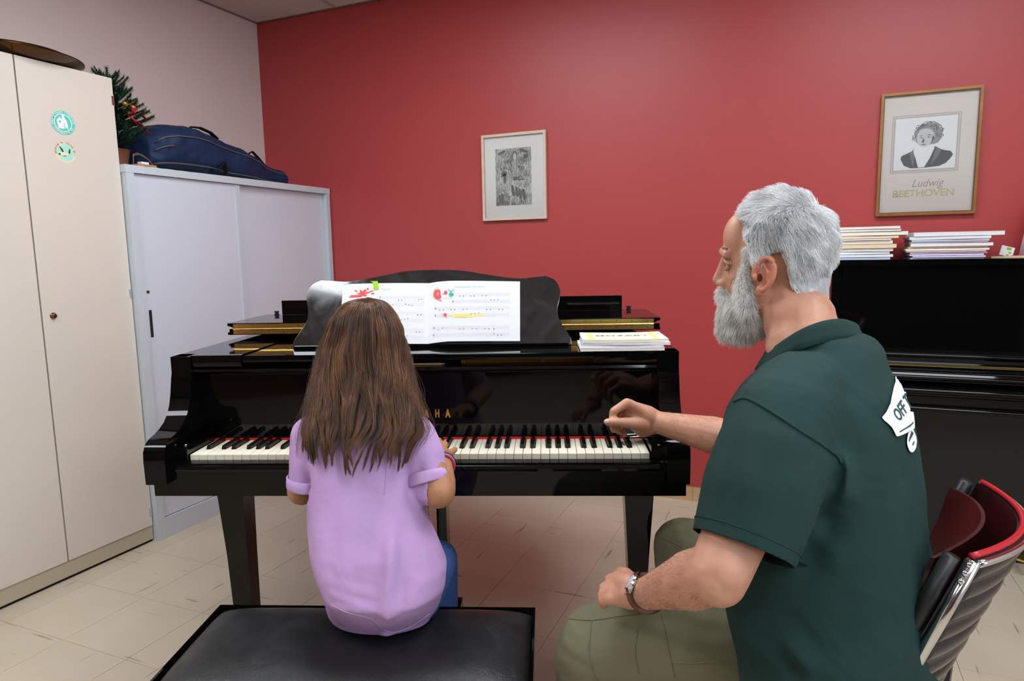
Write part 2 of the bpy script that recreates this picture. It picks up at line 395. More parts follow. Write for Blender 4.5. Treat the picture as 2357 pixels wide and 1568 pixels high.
for k, (lx, ly) in enumerate(LIGHT_SPOTS):
    t = thing('ceiling_light', 'white recessed fluorescent ceiling panel '+where[k], 'ceiling light', (lx, ly, ROOM_Z-.003), 0, 'recessed ceiling panels')
    fb = bmesh.new()
    for a in ((-.6, .6, -.3, -.28), (-.6, .6, .28, .3), (-.6, -.58, -.28, .28), (.58, .6, -.28, .28)): box(fb, *a, -.006, .0)
    obj('frame', fb, M_white, t)
    obj('diffuser', bx(-.58, .58, -.28, .28, -.004, -.001), M_emit, t)

# ================================================================== beige wardrobe on the left
M_beige = mat('beige_laminate', 'D9CFC2', 0.5, var=.02, vscale=2)
M_beige2 = mat('beige_plinth', 'B9AE97', 0.5)
M_dark = mat('dark_gap', '1B1713', 0.9)
M_bronze = mat('aged_brass_lock', '7A6038', 0.3, metal=.9)
wd = thing('wardrobe', 'tall beige laminate wardrobe with two round stickers on its door', 'wardrobe', (0, 0, 0))
WX, WT = -1.717, 1.997
seams = (-.608, -.230, .153, .5345)
obj('body', bx(ROOM_X0+.003, WX-.021, seams[0], seams[3], .075, WT), M_beige2, wd, bevel=.001)
obj('plinth', bx(ROOM_X0+.003, WX-.004, seams[0], seams[3], .012, .0745), M_beige2, wd)
obj('base_gap_shade', bx(ROOM_X0+.003, WX-.010, seams[0], seams[3], .0, .0118), M_dark, wd)  # dark fill standing in for the shaded gap under the plinth
doors = []
for k in range(3):
    doors.append(obj('door', bx(WX-.020, WX, seams[k]+.0045, seams[k+1]-(.0015 if k < 2 else 0), .0765, WT-.001), M_beige, wd, bevel=.0018))
dk = doors[2]
for z in (1.907, 1.112, .137):
    hb = bmesh.new(); box(hb, WX-.001, WX+.003, .5245, .5355, z-.018, z+.018); box(hb, WX-.02, WX+.002, .5347, .5368, z-.022, z+.022)
    obj('hinge', hb, M_steel, wd, bevel=.0008)
lb = bmesh.new(); lathe(lb, [(0, 0), (.0125, 0), (.0125, .003), (.0095, .006), (.008, .012), (.006, .013), (0, .0125)], 24, M=Matrix.Translation((WX, .197, 1.048)) @ Matrix.Rotation(math.pi/2, 4, 'Y'))
box(lb, WX+.0128, WX+.0140, .1964, .1976, 1.044, 1.052); obj('lock', lb, M_bronze, dk, smooth=True, auto=.7)
M_teal = mat('teal_print', '5CC9B4', .5); M_wh = mat('white_print', 'F2F0F2', .5); M_cream = mat('cream_print', 'EFE0BE', .5); M_mint = mat('mint_print', 'A9E6D0', .5); M_ink = mat('dark_print', '2B2A28', .6)
def ring_text(bm, s, rad, a0, a1, size, mi, z, inward=False):
    n = len(s)
    for i, ch in enumerate(s):
        if ch == ' ': continue
        a = a0+(a1-a0)*i/(n-1); b = text_bm(ch, size)
        rot = a-math.pi/2 if not inward else a+math.pi/2
        add_bm(bm, b, Matrix.Translation((rad*math.cos(a), rad*math.sin(a), z)) @ Matrix.Rotation(rot, 4, 'Z'), mi)
STK = Matrix(((0, 0, 1, 0), (1, 0, 0, 0), (0, 1, 0, 0), (0, 0, 0, 1)))          # sticker x,y,z -> room y,z,x
def sticker(y, z, bm, mats, label, rot=0):
    o = obj('sticker', bm, mats, dk); o.matrix_local = Matrix.Translation((WX+.0003, y, z)) @ STK @ Matrix.Rotation(rot, 4, 'Z'); o['label'] = label
R_ = .047; s1 = bmesh.new()
ell(s1, 0, 0, R_, R_*.97, .0002, 0, 40); ell(s1, 0, 0, R_*.74, R_*.72, .0004, 1, 36); ell(s1, 0, 0, R_*.68, R_*.66, .0006, 0, 36)
ring_text(s1, 'ΑΝΑΚΥΚΛΩΣΗ ΓΥΑΛΙΟΥ', R_*.86, math.radians(192), math.radians(5), .0135, 1, .0005)
ring_text(s1, 'ΣΥΣΚΕΥΑΣΙΩΝ ΚΑΙ ΖΩΗ', R_*.86, math.radians(212), math.radians(335), .0105, 1, .0005, True)
flat(s1, [(-.024, .008), (-.017, .014), (-.013, .022), (-.008, .016), (-.001, .014), (.003, .004), (.004, -.022), (-.020, -.022)], .0008, 1)
ell(s1, -.012, .003, .0045, .0045, .0010, 0); ell(s1, .002, .026, .0050, .0050, .0008, 1)
flat(s1, [(-.005, .020), (.006, .022), (.014, .010), (.018, -.006), (.018, -.024), (.011, -.014), (.008, -.022), (.005, -.004), (.001, .012)], .0008, 1)
sticker(.312, 1.783, s1, [M_teal, M_wh], 'teal glass recycling sticker with white figure')
R2 = .041; s2 = bmesh.new()
ell(s2, 0, 0, R2, R2, .0002, 0, 40); ell(s2, .001, -.001, R2*.76, R2*.78, .0005, 1, 36)
ring_text(s2, 'ΜΠΟΡΟΥΜΕ ΝΑ ΖΗΣΟΥΜΕ ΜΑΖΙ', R2*.885, math.radians(190), math.radians(-12), .0088, 2, .0006)
flat(s2, [(-.030, -.010), (-.022, -.004), (-.008, .001), (.004, .001), (.014, -.003), (.018, -.004), (.012, -.008), (.002, -.013), (-.012, -.013)], .0008, 0)
flat(s2, [(-.030, -.010), (-.022, -.005), (-.018, -.007), (-.020, -.012)], .0010, 2)
flat(s2, [(-.012, .0), (-.018, .012), (-.023, .021), (-.016, .018), (-.009, .010), (-.006, .0)], .0010, 2)
flat(s2, [(.012, -.003), (.014, .008), (.018, .017), (.021, .010), (.018, -.004)], .0010, 2)
flat(s2, [(-.012, -.013), (.004, -.0125), (.002, -.0145), (-.008, -.015)], .0011, 2)
sticker(.309, 1.672, s2, [M_cream, M_mint, M_ink], 'cream and mint round sticker with a seabird')

# round bronze trays lying on the wardrobe
M_tray = mat('dark_bronze', '4A2F12', .22, metal=.95, var=.3, vscale=5)
tr = thing('tray', 'large round dark bronze tray lying on the beige wardrobe, overhanging its front', 'tray', (-1.90, .25, WT))
def tray_bm(R, z0, h):
    b = bmesh.new(); lathe(b, [(0, z0), (R*.70, z0), (R*.86, z0+h*.30), (R*.98, z0+h*.80), (R, z0+h*.86), (R+.001, z0+h*.96), (R-.003, z0+h), (R*.92, z0+h*.985), (0, z0+h*.98)], 72); return b
obj('dish', tray_bm(.248, .0, .0318), M_tray, tr, smooth=True, auto=.6)
obj('lid', (lambda b: (lathe(b, [(0, .0320), (.196, .0320), (.202, .034), (.204, .045), (.200, .050), (.16, .053), (0, .055)], 64), b)[1])(bmesh.new()), M_tray, tr, smooth=True, auto=.6)

# ================================================================== white sliding-door cabinet
M_cab = mat('pale_grey_metal', 'D0D5DF', .42, var=.01)
M_cabf = mat('pale_grey_frame', 'C6CED4', .4, var=.01)
cb = thing('cabinet', 'pale grey metal cabinet with two sliding doors in the corner', 'cabinet', (0, 0, 0))
CX1, CY0, CY1, CZ = -1.687, .5395, 1.866, 1.651
obj('body', (lambda b: (box(b, ROOM_X0+.004, CX1-.05, CY0+.01, CY1-.01, .02, .05), box(b, ROOM_X0+.004, ROOM_X0+.012, CY0+.01, CY1-.01, .05, CZ-.04), box(b, ROOM_X0+.004, CX1-.046, CY0+.001, CY0+.009, .0, CZ-.033), box(b, ROOM_X0+.004, CX1-.046, CY1-.008, CY1-.001, .0, CZ-.033), b)[-1])(bmesh.new()), M_cabf, cb)
obj('top_panel', bx(ROOM_X0+.004, CX1, CY0-.003, CY1+.002, CZ-.032, CZ), M_cabf, cb, bevel=.0015)
obj('post', bx(CX1-.045, CX1-.001, CY0, CY0+.036, 0, CZ-.0325), M_cabf, cb, bevel=.0012)
obj('post', bx(CX1-.045, CX1-.001, CY1-.030, CY1, 0, CZ-.0325), M_cabf, cb, bevel=.0012)
obj('plinth', bx(CX1-.045, CX1-.004, CY0+.0365, CY1-.0305, 0, .094), M_cabf, cb, bevel=.0012)
d = obj('door', bx(CX1-.028, CX1-.014, CY0+.038, 1.168, .098, CZ-.034), M_cab, cb, bevel=.001)
hb = bmesh.new(); box(hb, CX1-.0143, CX1-.0130, .598, .612, .915, 1.035); obj('recessed_handle', hb, M_dark, d, bevel=.0006)
lb = bmesh.new(); lathe(lb, [(0, 0), (.007, 0), (.006, .004), (0, .004)], 16, M=Matrix.Translation((CX1-.014, .602, 1.115)) @ Matrix.Rotation(math.pi/2, 4, 'Y')); obj('lock', lb, M_bronze, d)
d = obj('door', bx(CX1-.046, CX1-.032, 1.150, CY1-.032, .098, CZ-.034), M_cab, cb, bevel=.001)
obj('edge_strip', bx(CX1-.0138, CX1-.0095, 1.142, 1.169, .098, CZ-.034), M_cabf, cb, bevel=.001)
for k in range(4): obj('slot', bx(CX1-.012, CX1+.0004, .625+.075*k, .655+.075*k, CZ-.0008, CZ+.0004), M_dark, cb)

# blue instrument case
def fabric(name, col, s=1500, rough=.85, wr=0.0, wscale=9):
    t = NT(name); t.b.inputs['Roughness'].default_value = rough; c = lin(col); t.b.inputs['Base Color'].default_value = c
    co = t.coords('Object'); n = t.n('ShaderNodeTexNoise', Scale=5.0, Detail=4.0); t.l(co, n.inputs['Vector'])
    t.l(t.ramp(n.outputs[0], [(.3, tuple(v*.86 for v in c[:3])+(1,)), (.7, tuple(min(1, v*1.1) for v in c[:3])+(1,))]), t.b.inputs['Base Color'])
    w = t.n('ShaderNodeTexNoise', Scale=float(s), Detail=1.0); t.l(co, w.inputs['Vector'])
    b1 = t.n('ShaderNodeBump', Strength=.25, Distance=.0006); t.l(w.outputs[0], b1.inputs['Height'])
    if wr:
        n3 = t.n('ShaderNodeTexNoise', Scale=float(wscale), Detail=2.5, Distortion=1.6); t.l(co, n3.inputs['Vector'])
        b2 = t.n('ShaderNodeBump', Strength=wr, Distance=.02); t.l(n3.outputs[0], b2.inputs['Height']); t.l(b2.outputs[0], b1.inputs['Normal'])
    t.l(b1.outputs[0], t.b.inputs['Normal']); t.b.inputs['Specular IOR Level'].default_value = .25
    return t.m
M_navy = fabric('navy_nylon', '182A4A', 900, .6, .35, 7); M_web = fabric('black_webbing', '17181A', 1200, .7); M_zip = mat('grey_zip', '55504C', .6)
cs = thing('instrument_case', 'long navy blue soft instrument case lying on the pale grey cabinet', 'case', (0, 0, CZ))
b = bmesh.new(); rings = []
prof = [(.690, .04, .020, .02), (.71, .125, .070, .068), (.76, .160, .098, .096), (.82, .172, .106, .106), (.92, .172, .110, .110), (1.00, .165, .108, .106), (1.08, .150, .100, .096), (1.17, .142, .094, .086), (1.26, .135, .088, .078), (1.36, .112, .075, .066), (1.43, .082, .060, .052), (1.50, .068, .050, .046), (1.58, .062, .045, .042), (1.63, .050, .036, .034), (1.65, .02, .016, .016)]
def case_c(y): return -1.875+.04*(y-.65)
for y, hx, hz, zc in prof: rings.append(((case_c(y), y, zc+.002), (hx, 0, 0), (0, 0, hz)))
loft(b, rings, 40, power=3.0)
me = remesh(b, .008, 5)
displace(me, lambda c, n: np.array([.009*noise.noise(Vector((p[0]*6, p[1]*10, p[2]*14)))+.004*noise.noise(Vector((p[0]*20, p[1]*26, p[2]*30))) for p in c]))
co = np.empty(len(me.vertices)*3, 'f'); me.vertices.foreach_get('co', co); co = co.reshape(-1, 3); co[:, 2] = np.maximum(co[:, 2], .001); me.vertices.foreach_set('co', co.ravel())
link('shell', me, M_navy, cs)
bvh_case = BVHTree.FromPolygons([v.co.copy() for v in me.vertices], [tuple(p.vertices) for p in me.polygons])
def on_case(y, fr, off=.003):                        # a point on the case's front flank at height fraction fr
    hx = np.interp(y, [p[0] for p in prof], [p[1] for p in prof]); hz = np.interp(y, [p[0] for p in prof], [p[2] for p in prof]); zc = np.interp(y, [p[0] for p in prof], [p[3] for p in prof])
    z = zc+hz*(fr*2-1)+.002; q = bvh_case.ray_cast(Vector((-1.4, y, z)), Vector((-1, 0, 0)))
    return q[0]+Vector((off, 0, 0)) if q[0] is not None else Vector((case_c(y)+hx, y, z))
for fr, r in ((.72, .0035), (.16, .0035)):
    zb = bmesh.new(); tube(zb, [on_case(y, fr) for y in np.linspace(.73, 1.60, 46)], r, 6); obj('zipper', zb, M_zip, cs, smooth=True)
zb = bmesh.new(); tube(zb, [on_case(y, .52) for y in np.linspace(.725, .80, 8)], .0035, 6); obj('zipper', zb, M_zip, cs, smooth=True)
hb = bmesh.new(); top = [(1.00, .205), (1.03, .232), (1.08, .236), (1.14, .222), (1.18, .196), (1.17, .186)]
tube(hb, [(case_c(y)+.02, y, z+.006) for y, z in top], .016, 8, flat=.3); obj('handle', hb, M_web, cs, smooth=True)
hb = bmesh.new(); tube(hb, [(case_c(y)+.03, y, z) for y, z in [(1.37, .150), (1.395, .166), (1.43, .142), (1.47, .108), (1.50, .092)]], .012, 6, flat=.25); obj('strap', hb, M_web, cs, smooth=True)
hb = bmesh.new(); tube(hb, [on_case(y, f, .012) for y, f in [(1.02, .10), (1.05, .16), (1.08, .34), (1.11, .16), (1.15, .06)]], .011, 6, flat=.35); obj('strap', hb, M_web, cs, smooth=True)

# christmas tree behind the wardrobe corner
M_pine = mat('artificial_pine', '17402B', .7, var=.35, vscale=40); M_wood2 = mat('brown_pot', '7A4B30', .6); M_redf = mat('red_ribbon', 'B31B22', .45); M_goldf = mat('gold_bow', 'C59B52', .3, metal=.6)
TX, TY = -1.835, .602
ct = thing('christmas_tree', 'small artificial christmas tree with red and gold bow behind the beige wardrobe', 'christmas tree', (TX, TY, CZ))
pb = bmesh.new(); lathe(pb, [(0, 0), (.050, 0), (.062, .07), (.066, .075), (.060, .078), (0, .07)], 24); obj('pot', pb, M_wood2, ct, smooth=True, auto=.6)
sb = bmesh.new(); tube(sb, [(0, 0, .07), (0, 0, .38)], [.007, .003], 8); obj('stem', sb, M_wood2, ct)
nb = bmesh.new(); rg = random.Random(3); NB = 0
def needle(p, d, L):
    x, y, z = frame_of(d); w = .0017; a = nb.verts.new(p+x*w); c = nb.verts.new(p-x*w); e = nb.verts.new(p+Vector(d).normalized()*L); nb.faces.new((a, c, e))
for lev in range(12):
    z = .075+lev*.0265; Lb = (.135 if lev < 3 else .135*(1-(lev-3)/10.5))+.028; nbr = 10 if lev < 9 else 6
    for k in range(nbr):
        a = 2*math.pi*(k+.5*(lev % 2))/nbr+rg.uniform(-.15, .15); L = Lb*rg.uniform(.85, 1.1); up = rg.uniform(.05, .45)
        dv = Vector((math.cos(a), math.sin(a), up)).normalized()
        if dv.x < 0: L = min(L, (TX-ROOM_X0-.02)/abs(dv.x))
        if dv.y < 0 and z < .33: L = min(L, max(.02, (TY-.5345-.022)/abs(dv.y)))
        if dv.y > .2 and z < .15: L = min(L, .055/abs(dv.y))
        n_ = int(L*520)
        for s in range(n_):
            t_ = s/n_; p = Vector((0, 0, z))+dv*L*(.1+.9*t_)+Vector((0, 0, .03*t_*t_))
            x, y, w = frame_of(dv); ph = rg.uniform(0, 6.28)
            for q in range(5):
                ph2 = ph+q*1.26; needle(p, (x*math.cos(ph2)+y*math.sin(ph2))*1.0+w*.7, .017*rg.uniform(.7, 1.2))
o = obj('branches', nb, M_pine, ct)
fb = bmesh.new()
for k in range(7):
    a = k*.9; c = Vector((.095+.018*math.cos(a), .022+.018*math.sin(a), .245+.016*math.sin(a*1.7))); ball(fb, c, .0135, n=6, sz=.8)
obj('gold_flower', fb, M_goldf, ct, smooth=True)
rb = bmesh.new()
for a, b_, c in (((.11, .045, .21), (.12, .085, .225), (.125, .105, .20)), ((.11, .05, .20), (.122, .082, .175), (.13, .115, .14)), ((.11, .03, .21), (.13, .04, .19), (.125, .055, .17)), ((.11, .045, .21), (.125, .055, .24), (.12, .035, .25))):
    tube(rb, [Vector(q)+Vector((0, -.030, .0)) for q in (a, b_, c)], [.004, .016, .007], 8, flat=.25)
obj('red_bow', rb, M_redf, ct, smooth=True)
wb = bmesh.new()
tube(wb, [(-1.72, .60+.006, CZ+.050), (-1.725, .63, CZ+.058), (-1.73, .66, CZ+.052), (-1.735, .69, CZ+.038), (-1.74, .72, CZ+.012), (-1.742, .728, CZ+.003)], [.0014]*6, 6); 
tube(wb, [(-1.725, .61, CZ+.045), (-1.725, .64, CZ+.055), (-1.73, .675, CZ+.04)], .0012, 6); tube(wb, [(-1.72, .606, CZ+.05), (-1.718, .60, CZ+.002)], .0014, 6)
tag(obj('twig', wb, mat('copper_twig', 'A5764C', .5), smooth=True), 'thin copper coloured wire twig beside the christmas tree pot', 'twig')
tag(obj('wooden_block', bx(-1.745, -1.700, .612, .700, CZ+.0005, CZ+.011), mat('light_wood', 'B98555', .6, var=.15, vscale=20), bevel=.001), 'flat light brown wooden block on the left end of the pale grey cabinet', 'block')
lb = bx(-1.735, -1.712, .635, .672, CZ+.0115, CZ+.022); tag(obj('label_box', lb, M_paper, bevel=.0008), 'tiny white labelled box on the flat wooden block', 'box')

# ================================================================== grand piano (local frame = piano frame, origin under the middle of the key fronts)
gp = thing('grand_piano', 'black lacquered grand piano with its lid folded back and open keyboard', 'piano', (0, 0, 0), PIANO_ROT)
HW, IW = .7025, .6575
def outline(o=0.0):                                  # case outline, front left -> tail -> front right; o = inset
    pts = [(-HW+o, .105), (-HW+o, 1.12), (-.685+o, 1.26), (-.62+o*.7, 1.37-o*.7), (-.50, 1.43-o), (-.34, 1.43-o), (-.20-o*.5, 1.36-o*.8), (-.06-o*.6, 1.21-o*.7), (.08-o*.6, 1.06-o*.7), (.26-o*.5, .94-o*.8), (.46-o*.6, .84-o*.7), (.61-o*.8, .74-o*.5), (.68-o, .64), (HW-o, .52), (HW-o, .105)]
    return pts
ro, ri = outline(), outline(.045)
b = bmesh.new(); n = len(ro)
vo0 = [b.verts.new((x, y, .631)) for x, y in ro]; vo1 = [b.verts.new((x, y, .985)) for x, y in ro]
vi0 = [b.verts.new((x, y, .631)) for x, y in ri]; vi1 = [b.verts.new((x, y, .985)) for x, y in ri]
for i in range(n-1):
    for A, B in ((vo0, vo1), (vi1, vi0), (vo1, vi1), (vi0, vo0)): b.faces.new((A[i], A[i+1], B[i+1], B[i]))
for i in (0, n-1): b.faces.new((vo0[i], vo1[i], vi1[i], vi0[i]))
obj('rim', b, M_black, gp, bevel=.0015)
b = bmesh.new(); prism(b, ri, 'z', .70, .73); obj('soundboard', b, mat('spruce_board', 'A87A3E', .5), gp)
# iron plate seen through the slot above the fallboard
b = bmesh.new(); prism(b, [(x*.99, y) for x, y in outline(.047) if y > .2] + [(.64, .2), (-.64, .2)][:0], 'z', .885, .905)
obj('iron_plate', b, M_gold, gp)
for xx in (.105, .33, .56):
    b = bmesh.new(); prism(b, [(.172, .9195), (.60, .9195), (.60, .925), (.24, .962), (.178, .9615)], 'x', xx, xx+.012); obj('plate_rib', b, M_gold, gp, bevel=.003)
b = bmesh.new(); prism(b, [(.262, .905), (.272, .905), (.272, .964), (.262, .964)], 'x', -.655, .655); obj('plate_wall', b, M_gold, gp)
obj('plate_rail', bx(.118, .655, .186, .194, .9195, .9645), M_gold, gp, bevel=.001)
db = bmesh.new()
for k in range(38):
    x = -.47+k*.0148; box(db, x, x+.0095, .205, .235, .9195, .950)
o = obj('dampers', db, M_blackm, gp); o['kind'] = 'stuff'
sb_ = bmesh.new()
for k in range(70):
    x = -.62+k*.0105; tube(sb_, [(x, .17, .934), (x+.03, .30, .936)], .0009, 4)
o = obj('strings', sb_, mat('copper_string', '6A3A22', .3, metal=.9), gp); o['kind'] = 'stuff'
obj('pin_block', bx(-.652, .652, .168, .2600, .86, .919), M_blackm, gp)
# arms
armp = [(-.060, .672), (-.062, .735), (-.060, .758), (-.050, .775), (-.032, .786), (-.005, .792), (.020, .800), (.045, .813), (.065, .832), (.079, .855), (.088, .880), (.094, .905), (.099, .925), (.104, .940), (.104, .985), (.160, .985), (.160, .672)]
for s_ in (-1, 1):
    b = bmesh.new(); prism(b, armp, 'x', min(s_*.6455, s_*HW), max(s_*.6455, s_*HW)); obj('arm', b, M_black, gp, bevel=.004, seg=3)
obj('key_bed', bx(-.699, .699, -.030, .50, .631, .6712), M_black, gp, bevel=.0025)
b = bmesh.new(); prism(b, [(-.036, .672), (-.036, .6995), (-.040, .7005), (-.041, .706), (-.037, .714), (-.028, .7185), (-.010, .7205), (.006, .7205), (.006, .672)], 'x', -.6445, .6445); obj('key_slip', b, M_black, gp, bevel=.0012)
obj('fallboard', (lambda b: (prism(b, [(.152, .737), (.150, .925), (.132, .930), (.116, .934), (.110, .940), (.113, .947), (.125, .949), (.165, .949), (.165, .737)], 'x', -.652, .652), b)[1])(bmesh.new()), M_black, gp, bevel=.002)
obj('felt_strip', bx(-.630, .630, .139, .1515, .7285, .7385), M_felt, gp)
for s_ in (-1, 1):
    b = bmesh.new(); a = sorted((s_*.6135, s_*.6448)); box(b, a[0], a[1], -.008, .150, .674, .755); obj('key_block', b, M_black, gp, bevel=.003)
pinb = bmesh.new(); lathe(pinb, [(0, 0), (.0045, 0), (.0045, .002), (.002, .0035), (0, .003)], 14, M=Matrix.Translation((.634, .000, .7552)))
obj('screw', pinb, mat('copper_screw', 'B57A4A', .3, metal=.9), gp, smooth=True)
pinb = bmesh.new(); lathe(pinb, [(0, 0), (.0045, 0), (.0045, .002), (.002, .0035), (0, .003)], 14, M=Matrix.Translation((-.632, .020, .7552)))
obj('screw', pinb, M_steel, gp, smooth=True)
# keys
kw = 1.222/52; pattern = 'ABCDEFG'; sharp_after = set('ACDFG')
wm = {}
def white_mesh(lcut, rcut):
    key = (lcut, rcut)
    if key in wm: return wm[key]
    b = bmesh.new(); hw = kw/2-.00075
    pts = [(-hw, 0), (hw, 0), (hw, .048), (hw-rcut, .048), (hw-rcut, .1395), (-hw+lcut, .1395), (-hw+lcut, .048), (-hw, .048)]
    prism(b, pts, 'z', .711, .7350); bmesh.ops.bevel(b, geom=[e for e in b.edges if all(v.co.z > .734 for v in e.verts)], offset=.0007, segments=2, affect='EDGES')
    bmesh.ops.recalc_face_normals(b, faces=b.faces); me = bpy.data.meshes.new('white_key'); b.to_mesh(me); b.free(); me.materials.append(M_ivory)
    me.polygons.foreach_set('use_smooth', [True]*len(me.polygons)); me.set_sharp_from_angle(angle=.5); wm[key] = me; return me
b = bmesh.new(); prism(b, [(-.0055, .7345), (-.0048, .7450), (.0048, .7450), (.0055, .7345)], 'y', .049, .1395)
for v in b.verts:
    if v.co.y < .05 and v.co.z > .74: v.co.y += .0035
bmesh.ops.bevel(b, geom=list(b.edges), offset=.0008, segments=2, affect='EDGES'); bmesh.ops.recalc_face_normals(b, faces=b.faces)
bme = bpy.data.meshes.new('black_key'); b.to_mesh(bme); b.free(); bme.materials.append(M_ebony); bme.polygons.foreach_set('use_smooth', [True]*len(bme.polygons)); bme.set_sharp_from_angle(angle=.7)
off = {'A': .0020, 'C': -.0020, 'D': .0020, 'F': -.0026, 'G': .0}
for i in range(52):
    c = pattern[i % 7]; p_ = pattern[(i-1) % 7]; cx = -.611+kw*(i+.5)
    rs = c in sharp_after and i < 51; ls = p_ in sharp_after and i > 0
    rc = round(.0072-(off[c] if rs else 0), 4) if rs else 0; lc = round(.0072+(off[p_] if ls else 0), 4) if ls else 0
    o = bpy.data.objects.new('white_key', white_mesh(lc, rc)); COL.objects.link(o); o.parent = gp; o.location = (cx, 0, 0)
    if rs:
        o = bpy.data.objects.new('black_key', bme); COL.objects.link(o); o.parent = gp; o.location = (cx+kw/2+off[c], 0, 0)
# worn yellowish spots of the white keys live in M_ivory's noise
# maker's letters on the fallboard
t_ = bmesh.new()
for k, ch in enumerate('YAMAHA'):
    q = text_bm(ch, .0305, extrude=.0002, bold=.0016, xs=.60); add_bm(t_, q, Matrix.Translation((-.0855+.0302*k, .1500, .8065)) @ Matrix.Rotation(math.pi/2, 4, 'X'))
obj('gold_lettering', t_, M_brass, gp)
# music shelf and desk
b = bmesh.new(); prism(b, [(.117, .966), (.115, .976), (.118, .984), (.385, .985), (.385, .965)], 'x', -.6560, .6560); obj('music_shelf', b, M_black, gp, bevel=.0015)
for s_, (a0, a1) in ((-1, (-.650, -.505)), (1, (.475, .650))):
    b = bmesh.new(); prism(b, [(.112, .955), (.108, .972), (.112, .9865), (.128, .9875), (.40, .9875), (.40, .9855), (.15, .9855), (.15, .955)], 'x', a0, a1); obj('shelf_end', b, M_black, gp, bevel=.003, seg=3)
def curve_pts(ctrl, n=8):
    out = []
    P = [ctrl[0]]+list(ctrl)+[ctrl[-1]]
    for i in range(1, len(P)-2):
        for s in range(n):
            t = s/n; p0, p1, p2, p3 = [np.array(q, float) for q in P[i-1:i+3]]
            out.append(tuple(.5*((2*p1)+(-p0+p2)*t+(2*p0-5*p1+4*p2-p3)*t*t+(-p0+3*p1-3*p2+p3)*t**3)))
    out.append(tuple(ctrl[-1])); return out
# desk plate in its own plane: x to the right, v up the slope
DT = math.radians(22)
half = curve_pts([(0, .240), (.08, .237), (.16, .222), (.25, .208), (.31, .212), (.335, .214)], 6)
side = curve_pts([(.335, .214), (.362, .200), (.376, .170), (.374, .140), (.368, .110), (.372, .078), (.395, .038), (.405, .020), (.405, .0)], 5)
rt = [(-.006+x*1.02, v) for x, v in half+side[1:]]; lf = [(-.006-x*1.02, v) for x, v in reversed(half[1:]+side[1:])]
poly = lf+rt
MD = Matrix.Translation((.012, .245, .9865)) @ Matrix.Rotation(math.pi/2-DT, 4, 'X')
b = bmesh.new(); prism(b, [(x, v) for x, v in poly], 'z', -.016, 0); bmesh.ops.transform(b, matrix=MD, verts=b.verts)
M_desk = NT('worn_black_desk'); co = M_desk.coords('Object'); nn = M_desk.n('ShaderNodeTexNoise', Scale=9.0, Detail=6.0, Roughness=.65, Distortion=1.5); M_desk.l(co, nn.inputs['Vector'])
M_desk.l(M_desk.ramp(nn.outputs[0], [(.45, '131416'), (.66, '1E2125'), (.80, '3A3F44')]), M_desk.b.inputs['Base Color']); M_desk.l(M_desk.ramp(nn.outputs[0], [(.4, (.07, .07, .07, 1)), (.75, (.22, .22, .22, 1))]), M_desk.b.inputs['Roughness']); M_desk.b.inputs['Specular IOR Level'].default_value = .6; M_desk.b.inputs['Coat Weight'].default_value = .7; M_desk.b.inputs['Coat Roughness'].default_value = .05
obj('music_desk', b, M_desk.m, gp, bevel=.0018)
obj('desk_ledge', bx(-.40, .41, .236, .252, .9855, .9925), M_black, gp, bevel=.002)
# lid: rear part lies on the rim, front part folded back onto it
lo = [(x*1.016, y+.008 if y > 1 else y) for x, y in outline() if y > .5]
lp = [(-.714, .490)] + [p for p in lo if p[1] > .53] + [(.714, .490)]
b = bmesh.new(); prism(b, lp, 'z', .9995, 1.0195); obj('lid', b, M_black, gp, bevel=.0015)
edge = [(-.713, .0005), (-.700, .0005), (-.692, .004), (-.688, .010), (-.680, .016), (-.672, .0185)]
for z0, sg in ((1.0195, -1), (1.0215, 1)):
    b = bmesh.new(); zz = lambda h: z0+sg*h
    pl = [(-.713, zz(.0185)), (-.713, zz(.010)), (-.700, zz(.006)), (-.692, zz(.0015)), (-.684, zz(0.0003)), (.684, zz(.0003)), (.692, zz(.0015)), (.700, zz(.006)), (.713, zz(.010)), (.713, zz(.0185))]
    prism(b, pl, 'y', .475 if sg > 0 else .475, .80 if sg > 0 else .4895); obj('folded_lid' if sg > 0 else 'lid_edge', b, M_black, gp, bevel=.001)
hn = bmesh.new(); box(hn, -.692, .692, .4715, .4748, 1.0035, 1.0185); box(hn, -.692, .692, .4715, .4748, 1.0220, 1.0370); tube(hn, [(-.692, .4712, 1.0202), (.692, .4712, 1.0202)], .0028, 10)
for k in range(28):
    x = -.672+k*.0498
    for z in (1.010, 1.0312): lathe(hn, [(0, .0), (.0019, .0), (.0015, .0008), (0, .001)], 8, 1, M=Matrix.Translation((x, .4716, z)) @ Matrix.Rotation(math.pi/2, 4, 'X'))
obj('hinge', hn, [M_brass, mat('dark_screw', '5B4426', .4, metal=.8)], gp)
obj('prop_board', bx(-.640, .622, .765, .782, 1.0405, 1.0935), M_black, gp, bevel=.0015)
for x in (-.665, .648):
    b = bmesh.new(); lathe(b, [(0, 0), (.009, 0), (.009, .004), (.006, .005), (.006, .008), (.009, .009), (.009, .013), (.007, .014), (0, .014)], 16, M=Matrix.Translation((x, .775, 1.0403))); obj('bumper', b, M_blackm, gp, smooth=True, auto=.6)
